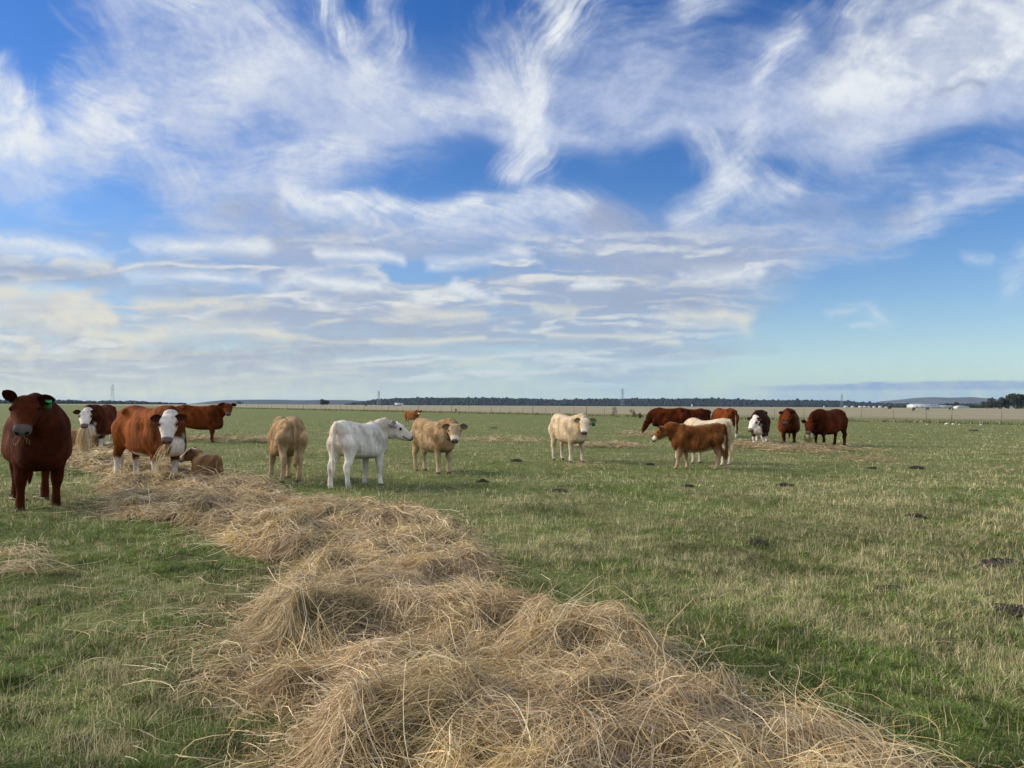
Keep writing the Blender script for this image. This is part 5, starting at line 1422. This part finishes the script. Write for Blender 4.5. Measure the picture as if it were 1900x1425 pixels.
def grass():
    rng = np.random.default_rng(12)
    def batch(N, ylo, yhi, nseg, name, hmul=1.0):
        px = rng.uniform(-520, 2420, N); py = rng.uniform(ylo, yhi, N)
        x, y = at(px, py)
        m, _ = row_mask(px, py)
        keep = (rng.random(N) > m * .97) & (beyond(x, y) < -1)
        x, y, px, py = x[keep], y[keep], px[keep], py[keep]; n = len(x)
        dist = np.hypot(x, y)
        dr = drygrass(x, y) + .07 * sstep(900, 1500, px) * sstep(1250, 950, py) + .16 * sstep(12, 40, dist) - .11 * sstep(900, 500, px) * sstep(930, 1050, py) - .05 * sstep(1200, 1400, py)
        tuft = fbm(x * 5.5, y * 5.5, 33, 2) * .6 + .4 * sstep(.3, .7, fbm(x * 1.6, y * 1.6, 34, 3))
        u = rng.random(n)
        dry = u < np.clip((dr - .40) * 3.0 + .08, .08, .80)
        col = np.where(dry[:, None], STRAW[rng.integers(0, 4, n)], GREEN[rng.integers(0, 4, n)]) * rng.uniform(.75, 1.3, (n, 1))
        shade = sstep(.25, .75, fbm(x * .9, y * .9, 37, 4))
        col = col * (.70 + .5 * shade)[:, None]
        bare = fbm(x * 1.9, y * 1.9, 39, 4)
        jx, jy = x + .05 * fbm(x * 9, y * 9, 40, 2), y + .05 * fbm(x * 9, y * 9, 41, 2)
        col = col * (.62 + .76 * hash2(np.floor(jx * 10), np.floor(jy * 10), 51))[:, None]
        hs = hash2(np.floor(x * 9 + 2 * bare), np.floor(y * 9), 91)                 # single tussocks
        h = (1 + .9 * (hs > .93)) * (.55 + .9 * sstep(.32, .55, bare)) * (.018 + .030 * tuft ** 1.3) * rng.uniform(.5, 1.4, n) * hmul
        stalk = dry & (rng.random(n) < .10)
        h = np.where(stalk, rng.uniform(.06, .14, n), h)
        lean = np.where(stalk, np.abs(rng.normal(.35, .4, n)), np.abs(rng.normal(1.0, .6, n)))
        w = np.maximum(np.where(stalk, .0022, .0042) * rng.uniform(.8, 1.6, n), .42 * dist / 760)
        v, q, t, c = blades(rng, x, y, h, w, lean, col, nseg)
        return mesh_np(name, v, q, t, c, False)
    a = batch(500000, 1060, 1560, 3, 'grass')
    o = link('grass', a, m_grass); tag(o, 'short grazed grass of the near paddock around the hay', 'grass', kind='stuff')
    b = batch(430000, 880, 1065, 2, 'grass', 1.05)
    o = link('grass', b, m_grass); tag(o, 'grazed grass with pale stalks around the calves', 'grass', kind='stuff')
    c = batch(270000, 778, 885, 1, 'grass', 1.25)
    o = link('grass', c, m_grass); tag(o, 'far paddock grass mixed green and straw in front of the fence', 'grass', kind='stuff')
    # bleached tussocks: a few dozen stalks leaning out of one root
    k = 7600
    px = rng.uniform(-520, 2420, k); py = rng.uniform(800, 1470, k)
    x, y = at(px, py); m, _ = row_mask(px, py)
    ok = (m < .2) & (fbm(x * .5, y * .5, 95, 3) + .10 * sstep(800, 1500, px) + .05 * rng.random(k) > .52)
    x, y = x[ok], y[ok]; per = 11
    x = np.repeat(x, per) + rng.normal(0, .018, len(x) * per); y = np.repeat(y, per) + rng.normal(0, .018, len(y) * per); n = len(x)
    dist = np.hypot(x, y)
    col = STRAW[rng.integers(0, 3, n)] * rng.uniform(.8, 1.35, (n, 1))
    v, q, t, c = blades(rng, x, y, rng.uniform(.03, .105, n), np.maximum(.0028, .36 * dist / 760), np.abs(rng.normal(.6, .5, n)), col, 2)
    o = link('dry_grass', mesh_np('dry_grass', v, q, t, c, False), m_grass); tag(o, 'bleached dry stalks standing in tufts among the green grass', 'grass', kind='stuff')
    # rank growth along the fence
    n = 26000
    s = rng.uniform(-12, 230, n); off = rng.normal(-1.3, 1.0, n)
    x = FA[0] + FD[0] * s + FN[0] * off; y = FA[1] + FD[1] * s + FN[1] * off
    col = np.where((rng.random(n) < .35)[:, None], STRAW[rng.integers(0, 4, n)], GREEN[rng.integers(0, 4, n)] * .7) * rng.uniform(.7, 1.2, (n, 1))
    v, q, t, c = blades(rng, x, y, rng.uniform(.15, .45, n), .45 * np.hypot(x, y) / 760 * np.ones(n), np.abs(rng.normal(.4, .3, n)), col, 1)
    o = link('rank_grass', mesh_np('rank_grass', v, q, t, c, False), m_grass); tag(o, 'darker uncut grass growing along the foot of the fence', 'grass', kind='stuff')
grass()
m_weed = plain('weed_leaf', (.030, .040, .016), .8, .4, 6)
for k, (px, py, h, lab) in enumerate([(1177, 775, .95, 'tall dark weed by the fence left of the grazing dark red cow'), (1139, 772, 1.25, 'thin dark weed beside the fence right of the cream calf'), (1188, 777, .6, 'low dark weed nearest the grazing dark red cow'), (846, 766, .7, 'small dark weed at the fence behind the tan calf')]):
    rng = np.random.default_rng(800 + k)
    x, y = [float(v) for v in at(px, py)]
    e = empty('weed', (x, y, 0)); tag(e, lab, 'weed', 'weeds along the fence')
    cen = np.array([(rng.normal(0, .12), rng.normal(0, .12), h * q) for q in (.3, .5, .7, .85)])
    v, q = leaf_cloud(rng, cen, np.full((4, 3), .24 * h), 260, .05)
    link('leaves', mesh_np('leaves', v, q, smooth=False), m_weed, e)
    link('stem', mesh_np('stem', *join_np([tube_np([(0, 0, -.05), tuple(c * .6), tuple(c)], [.02, .015, .008], 5) for c in cen])), m_bark, e)
# ---------------------------------------------------------------- cattle far out in the tan field: a few pixels each
m_blackcow = plain('black_hide', (.015, .013, .012), .7, .3, 3)
m_palecow = plain('pale_hide', (.45, .36, .26), .8, .2, 3)
def tiny(px, dist, yaw, label, mat=None, s=1.0, graze=True):
    x, y, z = far_at(px, 752, dist)
    tor = np.array(COW['torso'])[::2]
    parts = [loft([r[::3] for r in torso_rings(tor)[::2]])]
    for key in ('hind', 'front'):
        for sd in (1, -1):
            L = np.array(COW[key], float)[[0, 2, 4, 6, 8]]; L[:, 1] *= sd
            parts.append(loft(path_rings(L, k=6)[::2]))
    hp = (1.0, 0, .45) if graze else (.98, 0, 1.40)
    parts.append(loft(path_rings([(.55, 0, 1.08, .28, .18), (.78, 0, (1.08 + hp[2]) / 2, .2, .13), (*hp, .14, .12)], k=8)[::2]))
    parts.append(loft(path_rings([(hp[0] - .05, 0, hp[2] + .05, .12, .12), (hp[0] + .18, 0, hp[2] - .12, .12, .11), (hp[0] + .36, 0, hp[2] - .25, .07, .07)], k=8)[::2]))
    v, q, t = join_np(parts)
    o = link('cow', mesh_np('cow', v * s, q, t), mat or m_blackcow, None, (x, y, 0)); o.rotation_euler = (0, 0, R(yaw))
    tag(o, label, 'cow', 'cattle far out in the tan field')
for a in [(679, 560, 60, 'lone black cow far out in the tan field left of the white shed'), (708, 900, 10, 'leftmost black cow of the far group left of the white shed'), (713, 930, 170, 'small black cow second in the far group by the white shed'), (724, 880, 190, 'black cow just left of the white shed'),
          (733, 760, 200, 'largest black cow of the far group, in front of the white shed'), (738, 820, 15, 'black cow overlapping the largest one by the white shed'), (743, 860, 180, 'rightmost black cow at the right end of the white shed'), (869, 900, 0, 'lone dark cow far behind the tan calf on the right of the shed'),
          (1721, 330, 100, 'dark cow in the far field below the long white shed'), (1695, 250, 80, 'dark animal in the far field below the left end of the long white shed'), (1764, 330, 5, 'dark cow in the far field under the domed shed'), (1651, 420, 185, 'dark cow in the far field left of the long white shed')]:
    tiny(*a)
